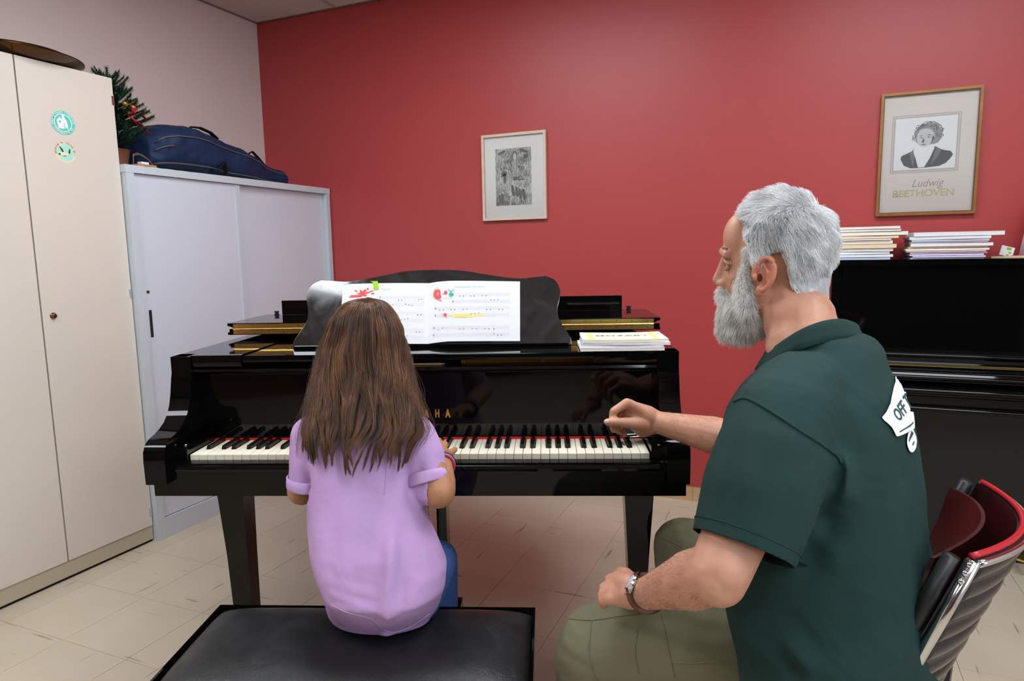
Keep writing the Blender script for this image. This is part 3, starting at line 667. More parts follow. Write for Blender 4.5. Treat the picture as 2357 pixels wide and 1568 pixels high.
# legs, lyre and pedals
def leg(xl0, xr0, xl1, xr1, y0, y1, zt=.631, zb=.03):
    b = bmesh.new(); loft_pts = []
    for z, t in ((zt, 0), (.40, .58), (.2, .85), (zb, 1)):
        a0 = xl0+(xl1-xl0)*t; a1 = xr0+(xr1-xr0)*t; dy = .012*t
        loft_pts.append([(a0, y0+dy, z), (a1, y0+dy, z), (a1, y1-dy, z), (a0, y1-dy, z)])
    R = [[b.verts.new(p) for p in r] for r in loft_pts]
    for A, B in zip(R, R[1:]):
        for k in range(4): b.faces.new((A[k], A[(k+1) % 4], B[(k+1) % 4], B[k]))
    b.faces.new(R[0]); b.faces.new(list(reversed(R[-1])))
    return b
def castor(x, y, parent):
    b = bmesh.new(); lathe(b, [(0, .030), (.018, .030), (.014, .020), (0, .020)], 14, M=Matrix.Translation((x, y, 0))); lathe(b, [(0, -.009), (.012, -.009), (.0148, -.005), (.0148, .005), (.012, .009), (0, .009)], 20, M=Matrix.Translation((x, y, .015)) @ Matrix.Rotation(math.pi/2, 4, 'Y'))
    obj('castor', b, M_brass, parent, smooth=True, auto=.6)
for a in ((-.601, -.5235, -.574, -.525, .100, .178), (.556, .641, .577, .617, .100, .178)):
    L_ = obj('leg', leg(*a), M_black, gp, bevel=.003); castor((a[2]+a[3])/2, .139, L_)
L_ = obj('leg', leg(-.33, -.24, -.315, -.255, 1.06, 1.14), M_black, gp, bevel=.003); castor(-.285, 1.10, L_)
ly = obj('lyre', (lambda b: (box(b, -.175, .045, .235, .335, .600, .6305), box(b, -.195, .065, .225, .345, .085, .150), b)[-1])(bmesh.new()), M_black, gp, bevel=.003)
for x0, x1 in ((-.165, -.135), (.005, .035)): obj('lyre_post', bx(x0, x1, .255, .315, .150, .600), M_black, gp, bevel=.003)
for x in (-.100, -.065, -.030): 
    b = bmesh.new(); tube(b, [(x, .30, .15), (x, .30, .60)], .0030, 8); obj('pedal_rod', b, M_brass, gp, smooth=True)
for x in (-.125, -.065, -.005):
    b = bmesh.new(); prism(b, [(x-.010, .225), (x-.012, .19), (x-.017, .150), (x-.014, .135), (x, .130), (x+.014, .135), (x+.017, .150), (x+.012, .19), (x+.010, .225)], 'z', .098, .106); obj('pedal', b, M_brass, gp, bevel=.002)

# open music book on the desk
def desk_pt(x, v, off=0.0): return gp.matrix_basis @ (MD @ Vector((x, v, off)))
MB = Matrix.Translation(Vector((0, 0, 0)))
bk = thing('music_book', 'open white beginner piano book with red cartoon splats on the music desk', 'book', (0, 0, 0), PIANO_ROT)
bk.location = (0, 0, 0)
# outline measured on the desk plane
def page(x0, x1, v0, v1, lift, n=14):
    b = bmesh.new(); R = []
    for i in range(n+1):
        t = i/n; x = x0+(x1-x0)*t; w = lift(t)
        R.append((x, w))
    top = [b.verts.new((x, v1(i/n), w)) for i, (x, w) in enumerate(R)]; bot = [b.verts.new((x, v0(i/n), w)) for i, (x, w) in enumerate(R)]
    tb_ = [b.verts.new((x, v1(i/n), .001)) for i, (x, w) in enumerate(R)]; bb_ = [b.verts.new((x, v0(i/n), .001)) for i, (x, w) in enumerate(R)]
    for i in range(n):
        b.faces.new((bot[i], bot[i+1], top[i+1], top[i])); b.faces.new((tb_[i], top[i], top[i+1], tb_[i+1])); b.faces.new((bb_[i], bb_[i+1], bot[i+1], bot[i])); b.faces.new((bb_[i], tb_[i], tb_[i+1], bb_[i+1]))
    b.faces.new((bb_[0], bot[0], top[0], tb_[0])); b.faces.new((bb_[n], tb_[n], top[n], bot[n]))
    return b
BX0, BXM, BX1 = -.279, -.012, .258
VL, VR = .196, .198
PL = lambda t: .004+.0065*math.sin(math.pi*min(1, max(0, t))**.8); PR = lambda t: .0045+.0075*math.sin(math.pi*t**.6)
def pages(nm, b): bmesh.ops.transform(b, matrix=MD, verts=b.verts); return obj(nm, b, M_paper, bk, smooth=True, auto=.5)
pages('left_page', page(BX0, BXM, lambda t: .008-.001*t, lambda t: VL-.0005*t-(.004*(1-min(1, t*18))), PL))
pages('right_page', page(BXM, BX1, lambda t: .007+.005*min(1, t*5), lambda t: VL+.004*min(1, t*5)-.004*t, PR))
M_note = mat('note_ink', '33343A', .7); M_stave = mat('stave_ink', 'C4C7CD', .7); M_blue = mat('blue_print', '9FB6DE', .7); M_rsp = mat('red_print', 'E0524F', .7); M_tsp = mat('teal_blob_print', '3DB5A0', .7); M_yel = mat('yellow_print', 'F6EE8A', .7); M_pk = mat('pink_print', 'E8879A', .7)
pr = bmesh.new(); OFFZ = .0104; rg = random.Random(11)
MI = dict(ink=0, stave=1, blue=2, red=3, teal=4, yel=5, pink=6)
def pz(x):
    t = (x-BX0)/(BXM-BX0) if x < BXM else (x-BXM)/(BX1-BXM)
    return (PL(t) if x < BXM else PR(t))+.0004
def R_(x0, x1, v0, v1, mi, e=0.0):
    k = max(1, int(abs(x1-x0)/.012)); xs = [x0+(x1-x0)*i/k for i in range(k+1)]
    for a, c in zip(xs, xs[1:]):
        f = pr.faces.new([pr.verts.new(q) for q in ((a, v0, pz(a)+e), (c, v0, pz(c)+e), (c, v1, pz(c)+e), (a, v1, pz(a)+e))]); f.material_index = MI[mi]
def B_(cx, cy, rx, ry, mi, rot=0, e=.0002, n=12):
    f = pr.faces.new([pr.verts.new((cx+rx*math.cos(a)*math.cos(rot)-ry*math.sin(a)*math.sin(rot), cy+rx*math.cos(a)*math.sin(rot)+ry*math.sin(a)*math.cos(rot), pz(cx)+e)) for a in (2*math.pi*i/n for i in range(n))]); f.material_index = MI[mi]
def stave(x0, x1, vt):
    for st in (0, .0215):
        for q in range(5): R_(x0, x1, vt-st-.0022*q-.0003, vt-st-.0022*q, 'stave')
    for xx in np.linspace(x0, x1, 6)[1:]: R_(xx-.0002, xx+.0002, vt-.0305, vt, 'stave', .0001)
    for q, yy in ((0, vt-.004), (0, vt-.026)):
        for w in range(3): B_(x0+.004, yy-.002+w*.002, .0014-.0003*w, .0012, 'ink', .3, .0002, 6)
    return vt
def notes(xs, v, kind):
    for x in xs:
        if kind == 'q': R_(x-.0010, x+.0010, v-.0022, v+.0008, 'ink', .0003); R_(x-.0011, x-.0007, v, v+.0045, 'stave', .0003)
        else: B_(x, v, .0022, .0008, 'ink', .5)
for (x0, x1, vt, pat) in ((.055, .225, .160, [(.080, 'q', 0), (.090, 'q', 0), (.112, 'q', 0), (.122, 'q', 0), (.146, 's', 0), (.158, 's', 0), (.172, 'd', -.013), (.182, 'd', -.013), (.193, 'd', -.0125)]),
                     (-.010+.013, .225, .118, [(.020, 'q', 0), (.031, 'q', 0), (.054, 'q', 0), (.065, 'q', 0), (.090, 's', 0), (.101, 's', 0), (.114, 'd', -.014), (.125, 'd', -.013), (.136, 'd', -.012), (.160, 'q', 0), (.171, 'q', 0), (.196, 'q', 0), (.207, 'q', 0)]),
                     (.000, .225, .058, [(.018, 'd', -.002), (.030, 'd', .003), (.082, 'q', 0), (.093, 'q', 0), (.118, 's', 0), (.130, 's', 0), (.155, 'q', 0), (.167, 'q', 0), (.182, 'q', 0), (.182, 'd', -.016), (.193, 'q', -.018), (.204, 'q', -.018)]),
                     (-.165, -.030, .155, [(-.105, 'q', -.004), (-.096, 'q', -.004), (-.083, 'd', -.018), (-.074, 'd', -.020), (-.065, 'd', -.021), (-.045, 's', -.003), (-.036, 's', -.002), (-.130, 'd', -.02), (-.122, 'd', -.019)]),
                     (-.265, -.030, .105, [(-.105, 'q', -.002), (-.095, 'd', -.016), (-.085, 'd', -.014), (-.075, 'd', -.012), (-.046, 'q', 0), (-.037, 'q', 0), (-.24, 'q', 0), (-.23, 'q', 0), (-.2, 's', 0), (-.19, 's', 0)]),
                     (-.265, -.030, .052, [(-.095, 'd', -.016), (-.085, 'd', -.014), (-.075, 'd', -.012), (-.048, 'q', 0), (-.039, 'q', 0), (-.24, 'q', 0), (-.23, 'q', 0), (-.2, 's', 0)])):
    stave(x0, x1, vt)
    for x, k, dv in pat: notes([x], vt-.009+dv, k)
def splat(cx, cy, s, mi, arms, seed):
    r2 = random.Random(seed); pts = []; N = 28
    for i in range(N):
        a = 2*math.pi*i/N; r = s*(1+.35*math.sin(arms*a+seed)+.2*r2.uniform(-1, 1)); pts.append((cx+r*math.cos(a)*1.1, cy+r*math.sin(a)*.8))
    f = pr.faces.new([pr.verts.new((x, y, pz(cx)+.0003)) for x, y in pts]); f.material_index = MI[mi]
splat(-.213, .165, .013, 'red', 6, 1); R_(-.252, -.22, .153, .160, 'red', .0002); B_(-.250, .156, .007, .002, 'red', .3); B_(-.236, .173, .006, .002, 'red', -.6); B_(-.190, .170, .008, .002, 'red', .3); B_(-.184, .163, .006, .0022, 'red'); B_(-.20, .178, .003, .004, 'red')
B_(.012, .158, .0125, .014, 'red', 0, .0003, 18); B_(.010, .168, .010, .008, 'pink', 0, .0004, 16); B_(.014, .150, .010, .008, 'red', 0, .0004, 16); B_(.013, .159, .0040, .0050, 'pink', 0, .0006); B_(.020, .139, .007, .003, 'pink', -.4, .0003); B_(.011, .176, .003, .004, 'stave', 0, .0004)
B_(.0365, .162, .0055, .0062, 'red', 0, .0003); B_(.029, .158, .003, .0012, 'red', .2); B_(.037, .1705, .0016, .0022, 'stave'); 
B_(.052, .156, .0062, .0075, 'teal', 0, .0003); B_(.046, .170, .0014, .005, 'teal', .5); B_(.0585, .169, .0014, .005, 'teal', -.6); B_(.052, .166, .003, .003, 'teal')
R_(.028, .060, .1440, .1452, 'stave', .0002)
B_(.0365, .093, .0050, .0055, 'red', 0, .0003); B_(.028, .097, .0024, .0012, 'pink'); B_(.041, .086, .0016, .004, 'pink', .3)
R_(.060, .152, .0895, .0960, 'yel', .0001); R_(.060, .122, .0845, .0895, 'yel', .0001); B_(.052, .0915, .009, .0014, 'yel', -.1, .0002)
for k, (a, c) in enumerate(((.064, .146), (.064, .118), (.064, .100))): R_(a, c, .0930-.0038*k, .0936-.0038*k, 'pink', .0004)
def ptext(s, size, x, v, mi):
    q = text_bm(s, size, align='LEFT'); add_bm(pr, q, Matrix.Translation((x, v, pz(x)+.0006)), MI[mi])
ptext('Η κουκουβάγια στον φράχτη', .0068, .063, .1795, 'blue'); ptext('Παιχνίδι', .0072, -.158, .1760, 'blue')
bmesh.ops.transform(pr, matrix=MD, verts=pr.verts)
o = obj('printed_music', pr, [M_note, M_stave, M_blue, M_rsp, M_tsp, M_yel, M_pk], bk)
nb = bmesh.new(); pts_ = [(-.192, .200), (-.169, .200), (-.1655, .176), (-.180, .174), (-.184, .196)]
A = [nb.verts.new((x, v, .0125+(.006 if v > .19 else 0))) for x, v in pts_]; nb.faces.new(A); bmesh.ops.solidify(nb, geom=nb.faces[:], thickness=.0003); bmesh.ops.transform(nb, matrix=MD, verts=nb.verts)
sn = tag(obj('sticky_note', nb, mat('lime_paper', 'B6F03C', .7)), 'lime green sticky note on the upper edge of the open music book', 'sticky note'); sn.rotation_euler = (0, 0, PIANO_ROT)

# books lying on the right end of the music shelf
def soft_book(bm, x0, x1, y0, y1, z0, h, sag=.0, mi_cover=0, mi_page=1, nx=10, wob=0.0):
    R = []
    for k in range(4):
        z = (z0, z0+.0006, z0+h-.0006, z0+h)[k]; row = []
        ins = .0 if k in (0, 3) else .0012
        for i in range(nx+1):
            t = i/nx; x = x0+(x1-x0)*t; dz = -sag*math.sin(math.pi*t)*(h/.01)+wob*math.sin(5*t+x0*40)*(.3+k/3)
            row.append((bm.verts.new((x, y0+ins, z+dz if k else z)), bm.verts.new((x, y1-ins, z+dz if k else z))))
        R.append(row)
    for i in range(nx):
        bm.faces.new((R[0][i][0], R[0][i][1], R[0][i+1][1], R[0][i+1][0])).material_index = mi_cover
        bm.faces.new((R[3][i][0], R[3][i+1][0], R[3][i+1][1], R[3][i][1])).material_index = mi_cover
        for k in range(3):
            m_ = mi_page if k == 1 else mi_cover
            bm.faces.new((R[k][i][0], R[k][i+1][0], R[k+1][i+1][0], R[k+1][i][0])).material_index = m_
            bm.faces.new((R[k][i][1], R[k+1][i][1], R[k+1][i+1][1], R[k][i+1][1])).material_index = m_
    for i in (0, nx):
        for k in range(3): bm.faces.new((R[k][i][0], R[k][i][1], R[k+1][i][1], R[k+1][i][0])).material_index = mi_page if k == 1 else mi_cover
M_pg = mat('page_edges', 'EFE9E0', .8, var=.05, vscale=60, stretch=(1, 1, 30)); M_pgy = mat('yellowed_page_edges', 'E6D2AE', .8, var=.07, vscale=60, stretch=(1, 1, 30)); M_lime = mat('lime_border_print', 'C5EE7E', .6); M_cov = mat('cream_cover', 'F1F2CF', .55); M_bluec = mat('pale_blue_cover', 'B7C6D8', .5)
def gp_book(label, dims, rot, mats, z0, **k):
    (x0, x1, y0, y1), h = dims; cx, cy = (x0+x1)/2, (y0+y1)/2
    t = thing('music_book', label, 'book', pf(cx, cy, z0), PIANO_ROT+rot, 'books on the grand piano shelf')
    b = bmesh.new(); soft_book(b, x0-cx, x1-cx, y0-cy, y1-cy, 0, h, **k); obj('volume', b, mats, t, smooth=True, auto=.5); return t
SB = .9885
gp_book('white paperback at the bottom of the pile on the grand piano shelf', ((.438, .663, .100, .262), .0085), .01, [M_paper, M_pg], SB, wob=.0006)
gp_book('pale blue covered booklet sandwiched in the pile on the grand piano shelf', ((.442, .664, .110, .272), .0040), -.03, [M_bluec, M_pg], SB+.0092, wob=.0008)
gp_book('cream paged paperback directly under the green bordered book', ((.452, .684, .112, .270), .0065), -.05, [M_paper, M_pg], SB+.0142, wob=.0008)
t = gp_book('cream book with lime green border lettered MOZART on top of the pile', ((.445, .676, .112, .278), .0085), .0, [M_cov, M_pg], SB+.0215, sag=.0022, wob=.0)
cvb = bmesh.new(); hw, hh = (.676-.445)/2, .083
def cz(x): return .0085-.0022*.85*math.sin(math.pi*(x+hw)/(2*hw))+.0004
def cr(x0, x1, y0, y1, mi, e=0.):
    k = max(1, int((x1-x0)/.012)); xs = [x0+(x1-x0)*i/k for i in range(k+1)]
    for a, c in zip(xs, xs[1:]): f = cvb.faces.new([cvb.verts.new(q) for q in ((a, y0, cz(a)+e), (c, y0, cz(c)+e), (c, y1, cz(c)+e), (a, y1, cz(a)+e))]); f.material_index = mi
cr(-.098, -.082, -.074, .072, 0); cr(.078, .094, -.074, .072, 0); cr(-.098, .094, -.078, -.070, 0); cr(-.098, .094, .066, .074, 0)
q = text_bm('MOZART', .030, bold=.0006, spacing=1.12, xs=1.13); add_bm(cvb, q, Matrix.Translation((0, .004, .0077)), 1)
q = text_bm('SONATEN FÜR KLAVIER', .0085); add_bm(cvb, q, Matrix.Translation((0, -.028, .0077)), 2)
cr(-.052, .048, .034, .0352, 2, .0003)
obj('printed_cover', cvb, [M_lime, mat('brown_print', '6E5B48', .6), mat('pale_brown_print', 'B9B08C', .6)], t)
# pencil on the fallboard rim
pb = bmesh.new(); tube(pb, [(0, 0, 0), (.158, 0, 0)], .0030, 6); tube(pb, [(.158, 0, 0), (.170, 0, 0)], [.0030, .0005], 6)
o = tag(obj('pencil', pb, mat('tan_pencil', 'C9A068', .5)), 'tan wooden pencil lying on the piano ledge behind the girl', 'pencil'); o.location = pf(-.105, .135, .9525); o.rotation_euler = (0, 0, PIANO_ROT)

# folded eyeglasses on the right end of the keyboard
eg = thing('eyeglasses', 'folded eyeglasses with dark lenses lying on the right end of the keys', 'eyeglasses', pf(.602, .080, .7575), PIANO_ROT+.25)
M_lens = mat('dark_lens', '2A262C', .25, spec=.3)
for k, (x, y, z, rz) in enumerate(((-.030, .016, .014, .0), (.026, .012, .015, .1))):
    lm = Matrix.Translation((x, y, z)) @ Matrix.Rotation(rz, 4, 'Z') @ Matrix.Rotation(math.radians(20), 4, 'X')
    b = bmesh.new(); prism(b, [(.0245*math.copysign(abs(math.cos(a))**.75, math.cos(a)), .0175*math.copysign(abs(math.sin(a))**.75, math.sin(a))) for a in (2*math.pi*i/26 for i in range(26))], 'z', -.0009, .0009); bmesh.ops.transform(b, matrix=lm, verts=b.verts); obj('lens', b, M_lens, eg, bevel=.0004)
    b = bmesh.new(); tube(b, [lm @ Vector((.0250*math.copysign(abs(math.cos(a))**.75, math.cos(a)), .0180*math.copysign(abs(math.sin(a))**.75, math.sin(a)), 0)) for a in (2*math.pi*i/26 for i in range(26))], .0011, 6, closed=True); obj('lens_rim', b, M_steel, eg, smooth=True)
b = bmesh.new(); tube(b, [(-.006, .018, .018), (0, .020, .024), (.004, .016, .018)], .0011, 6); obj('bridge', b, M_steel, eg, smooth=True)
for k, p in enumerate(([(-.052, .014, .016), (-.050, .002, .004), (.010, -.010, .0022), (.040, -.022, .0022)], [(.050, .012, .020), (.052, .0, .005), (.0, -.006, .0030), (-.036, -.004, .0022)])):
    b = bmesh.new(); tube(b, curve_pts(p, 6), .0012, 6); tube(b, curve_pts(p[2:], 4), .0020, 6, flat=.6); obj('temple', b, M_steel if k else M_blackm, eg, smooth=True)

# ================================================================== upright piano against the red wall
up = thing('upright_piano', 'black lacquered upright piano against the red wall behind the man', 'piano', (0, 0, 0))
UX0, UX1 = 1.030, 2.53; YF = 1.600
obj('body', (lambda b: (box(b, UX0+.02, UX1-.02, YF+.02, 1.86, .10, 1.17), b)[1])(bmesh.new()), M_blackm, up)
for x0, x1 in ((UX0, UX0+.035), (UX1-.035, UX1)): obj('side_panel', bx(x0, x1, YF-.005, 1.862, .0, 1.175), M_black, up, bevel=.003)
obj('top_lid', bx(UX0-.010, UX1+.010, YF-.022, 1.866, 1.1755, 1.199), M_black, up, bevel=.004, seg=3)
obj('upper_panel', bx(UX0+.036, UX1-.036, YF-.002, YF+.018, .846, 1.1745), M_black, up, bevel=.003)
obj('lower_panel', bx(UX0+.036, UX1-.036, YF+.004, YF+.018, .100, .640), M_blackm, up, bevel=.003)
obj('toe_rail', bx(UX0+.001, UX1-.001, YF+.028, 1.85, .0, .0995), M_blackm, up, bevel=.003)
b = bmesh.new(); prism(b, [(YF-.004, .835), (YF-.035, .838), (YF-.048, .832), (YF-.052, .822), (YF-.046, .812), (YF-.05, .800), (YF-.09, .797), (YF-.19, .790), (YF-.215, .783), (YF-.225, .770), (YF-.222, .755), (YF-.20, .748), (YF-.004, .748)], 'x', UX0+.036, UX1-.036); obj('closed_fallboard', b, M_black, up, bevel=.0025, seg=3)
obj('hinge', bx(UX0+.037, UX1-.037, YF-.106, YF-.094, .7965, .8005), M_brass, up, bevel=.001)
b = bmesh.new(); prism(b, [(YF-.230, .742), (YF-.244, .734), (YF-.248, .722), (YF-.244, .708), (YF-.238, .700), (YF-.238, .672), (YF-.246, .664), (YF-.248, .652), (YF-.240, .642), (YF-.004, .642), (YF-.004, .742)], 'x', UX0+.001, UX1-.001); obj('key_bed', b, M_black, up, bevel=.0025, seg=3)
for x0, x1 in ((UX0, UX0+.0355), (UX1-.0355, UX1)):
    b = bmesh.new(); prism(b, [(YF-.006, .7425), (YF-.245, .7425), (YF-.250, .760), (YF-.235, .782), (YF-.20, .796), (YF-.12, .806), (YF-.07, .822), (YF-.05, .86), (YF-.03, .90), (YF-.006, .93)], 'x', x0, x1); obj('cheek', b, M_black, up, bevel=.003)
for yy, zz, r_ in ((YF-.050, .826, .008), (YF-.224, .768, .009), (YF-.247, .722, .011), (YF-.247, .655, .010)):
    b = bmesh.new(); tube(b, [(UX0+.037, yy, zz), (UX1-.037, yy, zz)], r_, 20); obj('moulding', b, M_black, up, smooth=True, auto=.8)
for x in (UX0+.07, UX1-.07):
    b = bmesh.new(); box(b, x-.03, x+.03, YF-.22, YF-.165, .06, .6415); box(b, x-.035, x+.035, YF-.24, YF+.003, .02, .0595); obj('leg', b, M_black, up, bevel=.004)
    castor(x, YF-.20, up)
for x in (1.72, 1.78, 1.84):
    b = bmesh.new(); prism(b, [(x-.012, YF+.02), (x-.014, YF-.06), (x-.018, YF-.10), (x, YF-.115), (x+.018, YF-.10), (x+.014, YF-.06), (x+.012, YF+.02)], 'z', .062, .070); obj('pedal', b, M_brass, up, bevel=.002)

# stacks of books on the upright
SZ = 1.1995
def hard(bm, x0, x1, y0, y1, z0, h, wob=0): soft_book(bm, x0, x1, y0, y1, z0, h, wob=wob)
cols = {'cream': M_pg, 'yel': M_pgy, 'white': M_paper, 'blue': M_bluec, 'dark': mat('dark_cover', '25292B', .5), 'red': mat('red_cover', 'B4231F', .5), 'slate': mat('slate_blue_cover', '6F8FB5', .5), 'lilac': mat('lilac_white_paper', 'D9D6F0', .75), 'indigo': mat('indigo_cover', '3A4A8C', .5)}
GL = 'books and papers stacked on the upright piano'
def stack(items, ysh=0):
    z = SZ
    for (x0, x1, h, cov, pg, label) in items:
        cx, cy = (x0+x1)/2, 1.695; t = thing('book', label, 'book', (cx, cy, z), rg2.uniform(-.02, .02), GL)
        b = bmesh.new(); dy = rg2.uniform(-.006, .006); soft_book(b, x0-cx, x1-cx, -.108+dy, .108+dy, 0, h-.0004, wob=rg2.uniform(.0, .0010) if h > .006 else 0); obj('volume', b, [cols[cov], cols[pg]], t, smooth=True, auto=.5); z += h+.0008
rg2 = random.Random(4)
stack([(1.00, 1.236, .010, 'slate', 'blue', 'slate blue bound volume, lowest of the stack beside the man\'s head'),
       (1.00, 1.246, .011, 'white', 'white', 'white paperback just above the slate blue volume'),
       (0.995, 1.232, .010, 'white', 'white', 'thinner white score, second above the slate blue volume'),
       (1.00, 1.245, .012, 'white', 'white', 'white score directly under the wide yellowed book'),
       (1.005, 1.256, .016, 'yel', 'yel', 'yellowed wide book in the middle of the left stack'),
       (1.00, 1.240, .014, 'cream', 'cream', 'cream paged book above the wide yellowed one'),
       (1.01, 1.234, .006, 'white', 'white', 'thin white booklet in the middle of the left stack'),
       (1.00, 1.262, .010, 'yel', 'yel', 'thin yellowed score under the dark covered book'),
       (1.00, 1.292, .016, 'dark', 'cream', 'dark covered book sticking out near the top of the left stack'),
       (1.00, 1.268, .009, 'cream', 'cream', 'cream score lying on the dark covered book'),
       (0.99, 1.266, .010, 'cream', 'cream', 'topmost cream paged book of the left stack')])
stack([(1.306, 1.548, .006, 'white', 'lilac', 'lilac white loose score, lowest of the right stack'),
       (1.312, 1.552, .006, 'lilac', 'lilac', 'lilac white score, second from the bottom of the right stack'),
       (1.300, 1.545, .006, 'lilac', 'lilac', 'lilac white score, third from the bottom of the right stack'),
       (1.302, 1.556, .006, 'lilac', 'lilac', 'lilac white score right under the red covered one'),
       (1.290, 1.552, .005, 'red', 'cream', 'thin red covered score in the right stack'),
       (1.288, 1.562, .008, 'cream', 'cream', 'cream score above the thin red one'),
       (1.298, 1.558, .006, 'yel', 'yel', 'thin yellowed score under the thick white one'),
       (1.306, 1.574, .013, 'white', 'white', 'thick white paperback in the middle of the right stack'),
       (1.302, 1.556, .004, 'indigo', 'white', 'thin indigo covered score in the right stack'),
       (1.306, 1.560, .008, 'blue', 'blue', 'pale blue paged score above the indigo one'),
       (1.300, 1.566, .011, 'white', 'white', 'white score under the topmost book of the right stack'),
       (1.312, 1.606, .016, 'white', 'white', 'topmost wide white book of the right stack, sticking out to the right')])
rl = tag(obj('wooden_ruler', bx(1.585, 1.80, 1.66, 1.70, SZ, SZ+.006), M_pgy, bevel=.0008), 'flat yellow wooden strip lying on the right part of the upright piano', 'ruler')
cd = bmesh.new(); box(cd, -.022, .022, -.0006, .0006, 0, .040); cd2 = tag(obj('card', cd, M_paper), 'small white and green card leaning on the upright piano', 'card'); cd2.location = (1.637, 1.69, SZ+.0066); cd2.rotation_euler = (-.35, .30, 0)
q = bmesh.new(); box(q, -.004, .012, -.0012, -.0007, .026, .037); box(q, .006, .015, -.0012, -.0007, .012, .020); box(q, -.0, .010, -.0012, -.0007, .0015, .008); obj('green_print', q, mat('green_print', '8DB82E', .6), cd2)
tag(obj('sticky_note', bx(1.655, 1.70, 1.672, 1.697, SZ+.0063, SZ+.0085), mat('pink_paper', 'F26A8C', .7)), 'pink sticky note on the yellow strip on the upright piano', 'sticky note')
wbx = bmesh.new(); R0 = [(1.700, 1.66), (1.83, 1.66), (1.83, 1.78), (1.700, 1.78)]; R1 = [(1.728, 1.68), (1.82, 1.68), (1.82, 1.76), (1.728, 1.76)]
A = [wbx.verts.new((x, y, SZ+.0065)) for x, y in R0]; B = [wbx.verts.new((x, y, SZ+.24)) for x, y in R1]
wbx.faces.new(A); wbx.faces.new(list(reversed(B)))
for k in range(4): wbx.faces.new((A[k], A[(k+1) % 4], B[(k+1) % 4], B[k]))
tag(obj('magazine_file', wbx, M_white, bevel=.006, seg=3), 'white tapering plastic holder at the right end of the upright piano', 'holder')

# ================================================================== framed pictures on the red wall
def picture(name, label, cx, cz, w, h, fw, Mfr, depth, tilt, roll):
    t = thing(name, label, 'picture', (cx, ROOM_Y1-.004, cz)); t.rotation_euler = (tilt, roll, 0)
    for nm, a in (('frame_bar', (-w/2, w/2, h/2-fw, h/2)), ('frame_bar', (-w/2, w/2, -h/2, -h/2+fw)), ('frame_bar', (-w/2, -w/2+fw, -h/2+fw, h/2-fw)), ('frame_bar', (w/2-fw, w/2, -h/2+fw, h/2-fw))):
        obj(nm, bx(a[0], a[1], -depth, 0, a[2], a[3]), Mfr, t, bevel=fw*.22, seg=3)
    iw, ih = w-2*fw, h-2*fw
    obj('mount', bx(-iw/2, iw/2, -depth*.35, -depth*.2, -ih/2, ih/2), M_mount, t)
    obj('glass', bx(-iw/2, iw/2, -depth*.72, -depth*.66, -ih/2, ih/2), M_glass, t)
    return t, -depth*.35-.0003
M_mount = mat('cream_mount', 'ECEAE4', .8); M_pale = mat('pale_wood_frame', 'D9C4B0', .45, var=.06, vscale=25); M_gfr = mat('bronze_frame', '9A6B38', .35, metal=.35, var=.15, vscale=30); M_gfr2 = mat('dark_bronze_frame', '5E3A1E', .4)
XZ = Matrix(((1, 0, 0, 0), (0, 0, -1, 0), (0, 1, 0, 0), (0, 0, 0, 1)))       # drawing plane x,y,(towards viewer) -> x,z,-y
p1, yp = picture('framed_etching', 'small framed etching with wide white mount in pale wood frame', -.4925, 1.6485, .363, .446, .0135, M_pale, .018, .0, 0)
et = NT('etching_print'); co = et.coords('Object', (1, 1, 1)); n1 = et.n('ShaderNodeTexNoise', Scale=13.0, Detail=7.0, Roughness=.62, Distortion=1.2); et.l(co, n1.inputs['Vector'])
w1 = et.n('ShaderNodeTexWave', Scale=22.0, Distortion=9.0, Detail=3.0, **{'Detail Scale': 2.0}); et.l(co, w1.inputs['Vector'])
m1 = et.n('ShaderNodeMix', data_type='RGBA'); m1.inputs[0].default_value = .12; et.l(n1.outputs[0], m1.inputs[6]); et.l(w1.outputs[0], m1.inputs[7])
et.l(et.ramp(m1.outputs[2], [(.34, '656663'), (.50, 'A9AAA4'), (.62, 'D2D2CB')]), et.b.inputs['Base Color']); et.b.inputs['Roughness'].default_value = .8
pb = bmesh.new(); rect(pb, -.106, .098, -.147, .147, .0, 0); bmesh.ops.transform(pb, matrix=Matrix.Translation((0, yp, 0)) @ XZ, verts=pb.verts); obj('print', pb, et.m, p1)
fg = bmesh.new()
def E_(cx, cy, rx, ry, mi=0, rot=0, z=.0004): ell(fg, cx*1.5, cy*1.35+.003, rx*1.4, ry*1.3, z, mi, 12, rot)
E_(-.038, .012, .013, .010); E_(-.036, -.006, .006, .022); E_(-.044, .004, .010, .003, 0, .6)
for x, y, s in ((-.050, .03, .6), (-.036, .034, .5), (.020, .034, .7), (.028, .030, .8), (.036, .030, .7)): E_(x, y, .0035*s, .011*s); E_(x, y+.012*s, .003*s, .003*s, 1)
E_(.005, -.006, .012, .004); E_(.005, -.013, .012, .004); E_(.018, -.010, .003, .012); E_(.030, -.014, .012, .003)
for x, y, s in ((-.005, -.055, 1.1), (.010, -.06, 1), (.022, -.068, 1), (.036, -.072, 1.1), (-.055, -.085, .9), (-.045, -.08, .9)): E_(x, y, .006*s, .022*s, 0, .15); E_(x, y+.020*s, .005*s, .005*s, 1)
E_(.004, .078, .010, .018); E_(.004, .074, .006, .014, 1, 0, .0006); E_(-.046, .092, .018, .006, 0, .4); E_(.045, .072, .010, .010); E_(.038, .093, .02, .006, 0, -.3)
bmesh.ops.transform(fg, matrix=Matrix.Translation((0, yp, 0)) @ XZ, verts=fg.verts); obj('print_figures', fg, [mat('etching_dark', '6A6B68', .8), mat('etching_light', 'D6D6CF', .8)], p1)
p2, yp = picture('framed_poster', 'bronze framed portrait poster lettered Ludwig BEETHOVEN over the upright piano', 1.3795, 1.6325, .362, .506, .0105, M_gfr, .020, .0, .002)
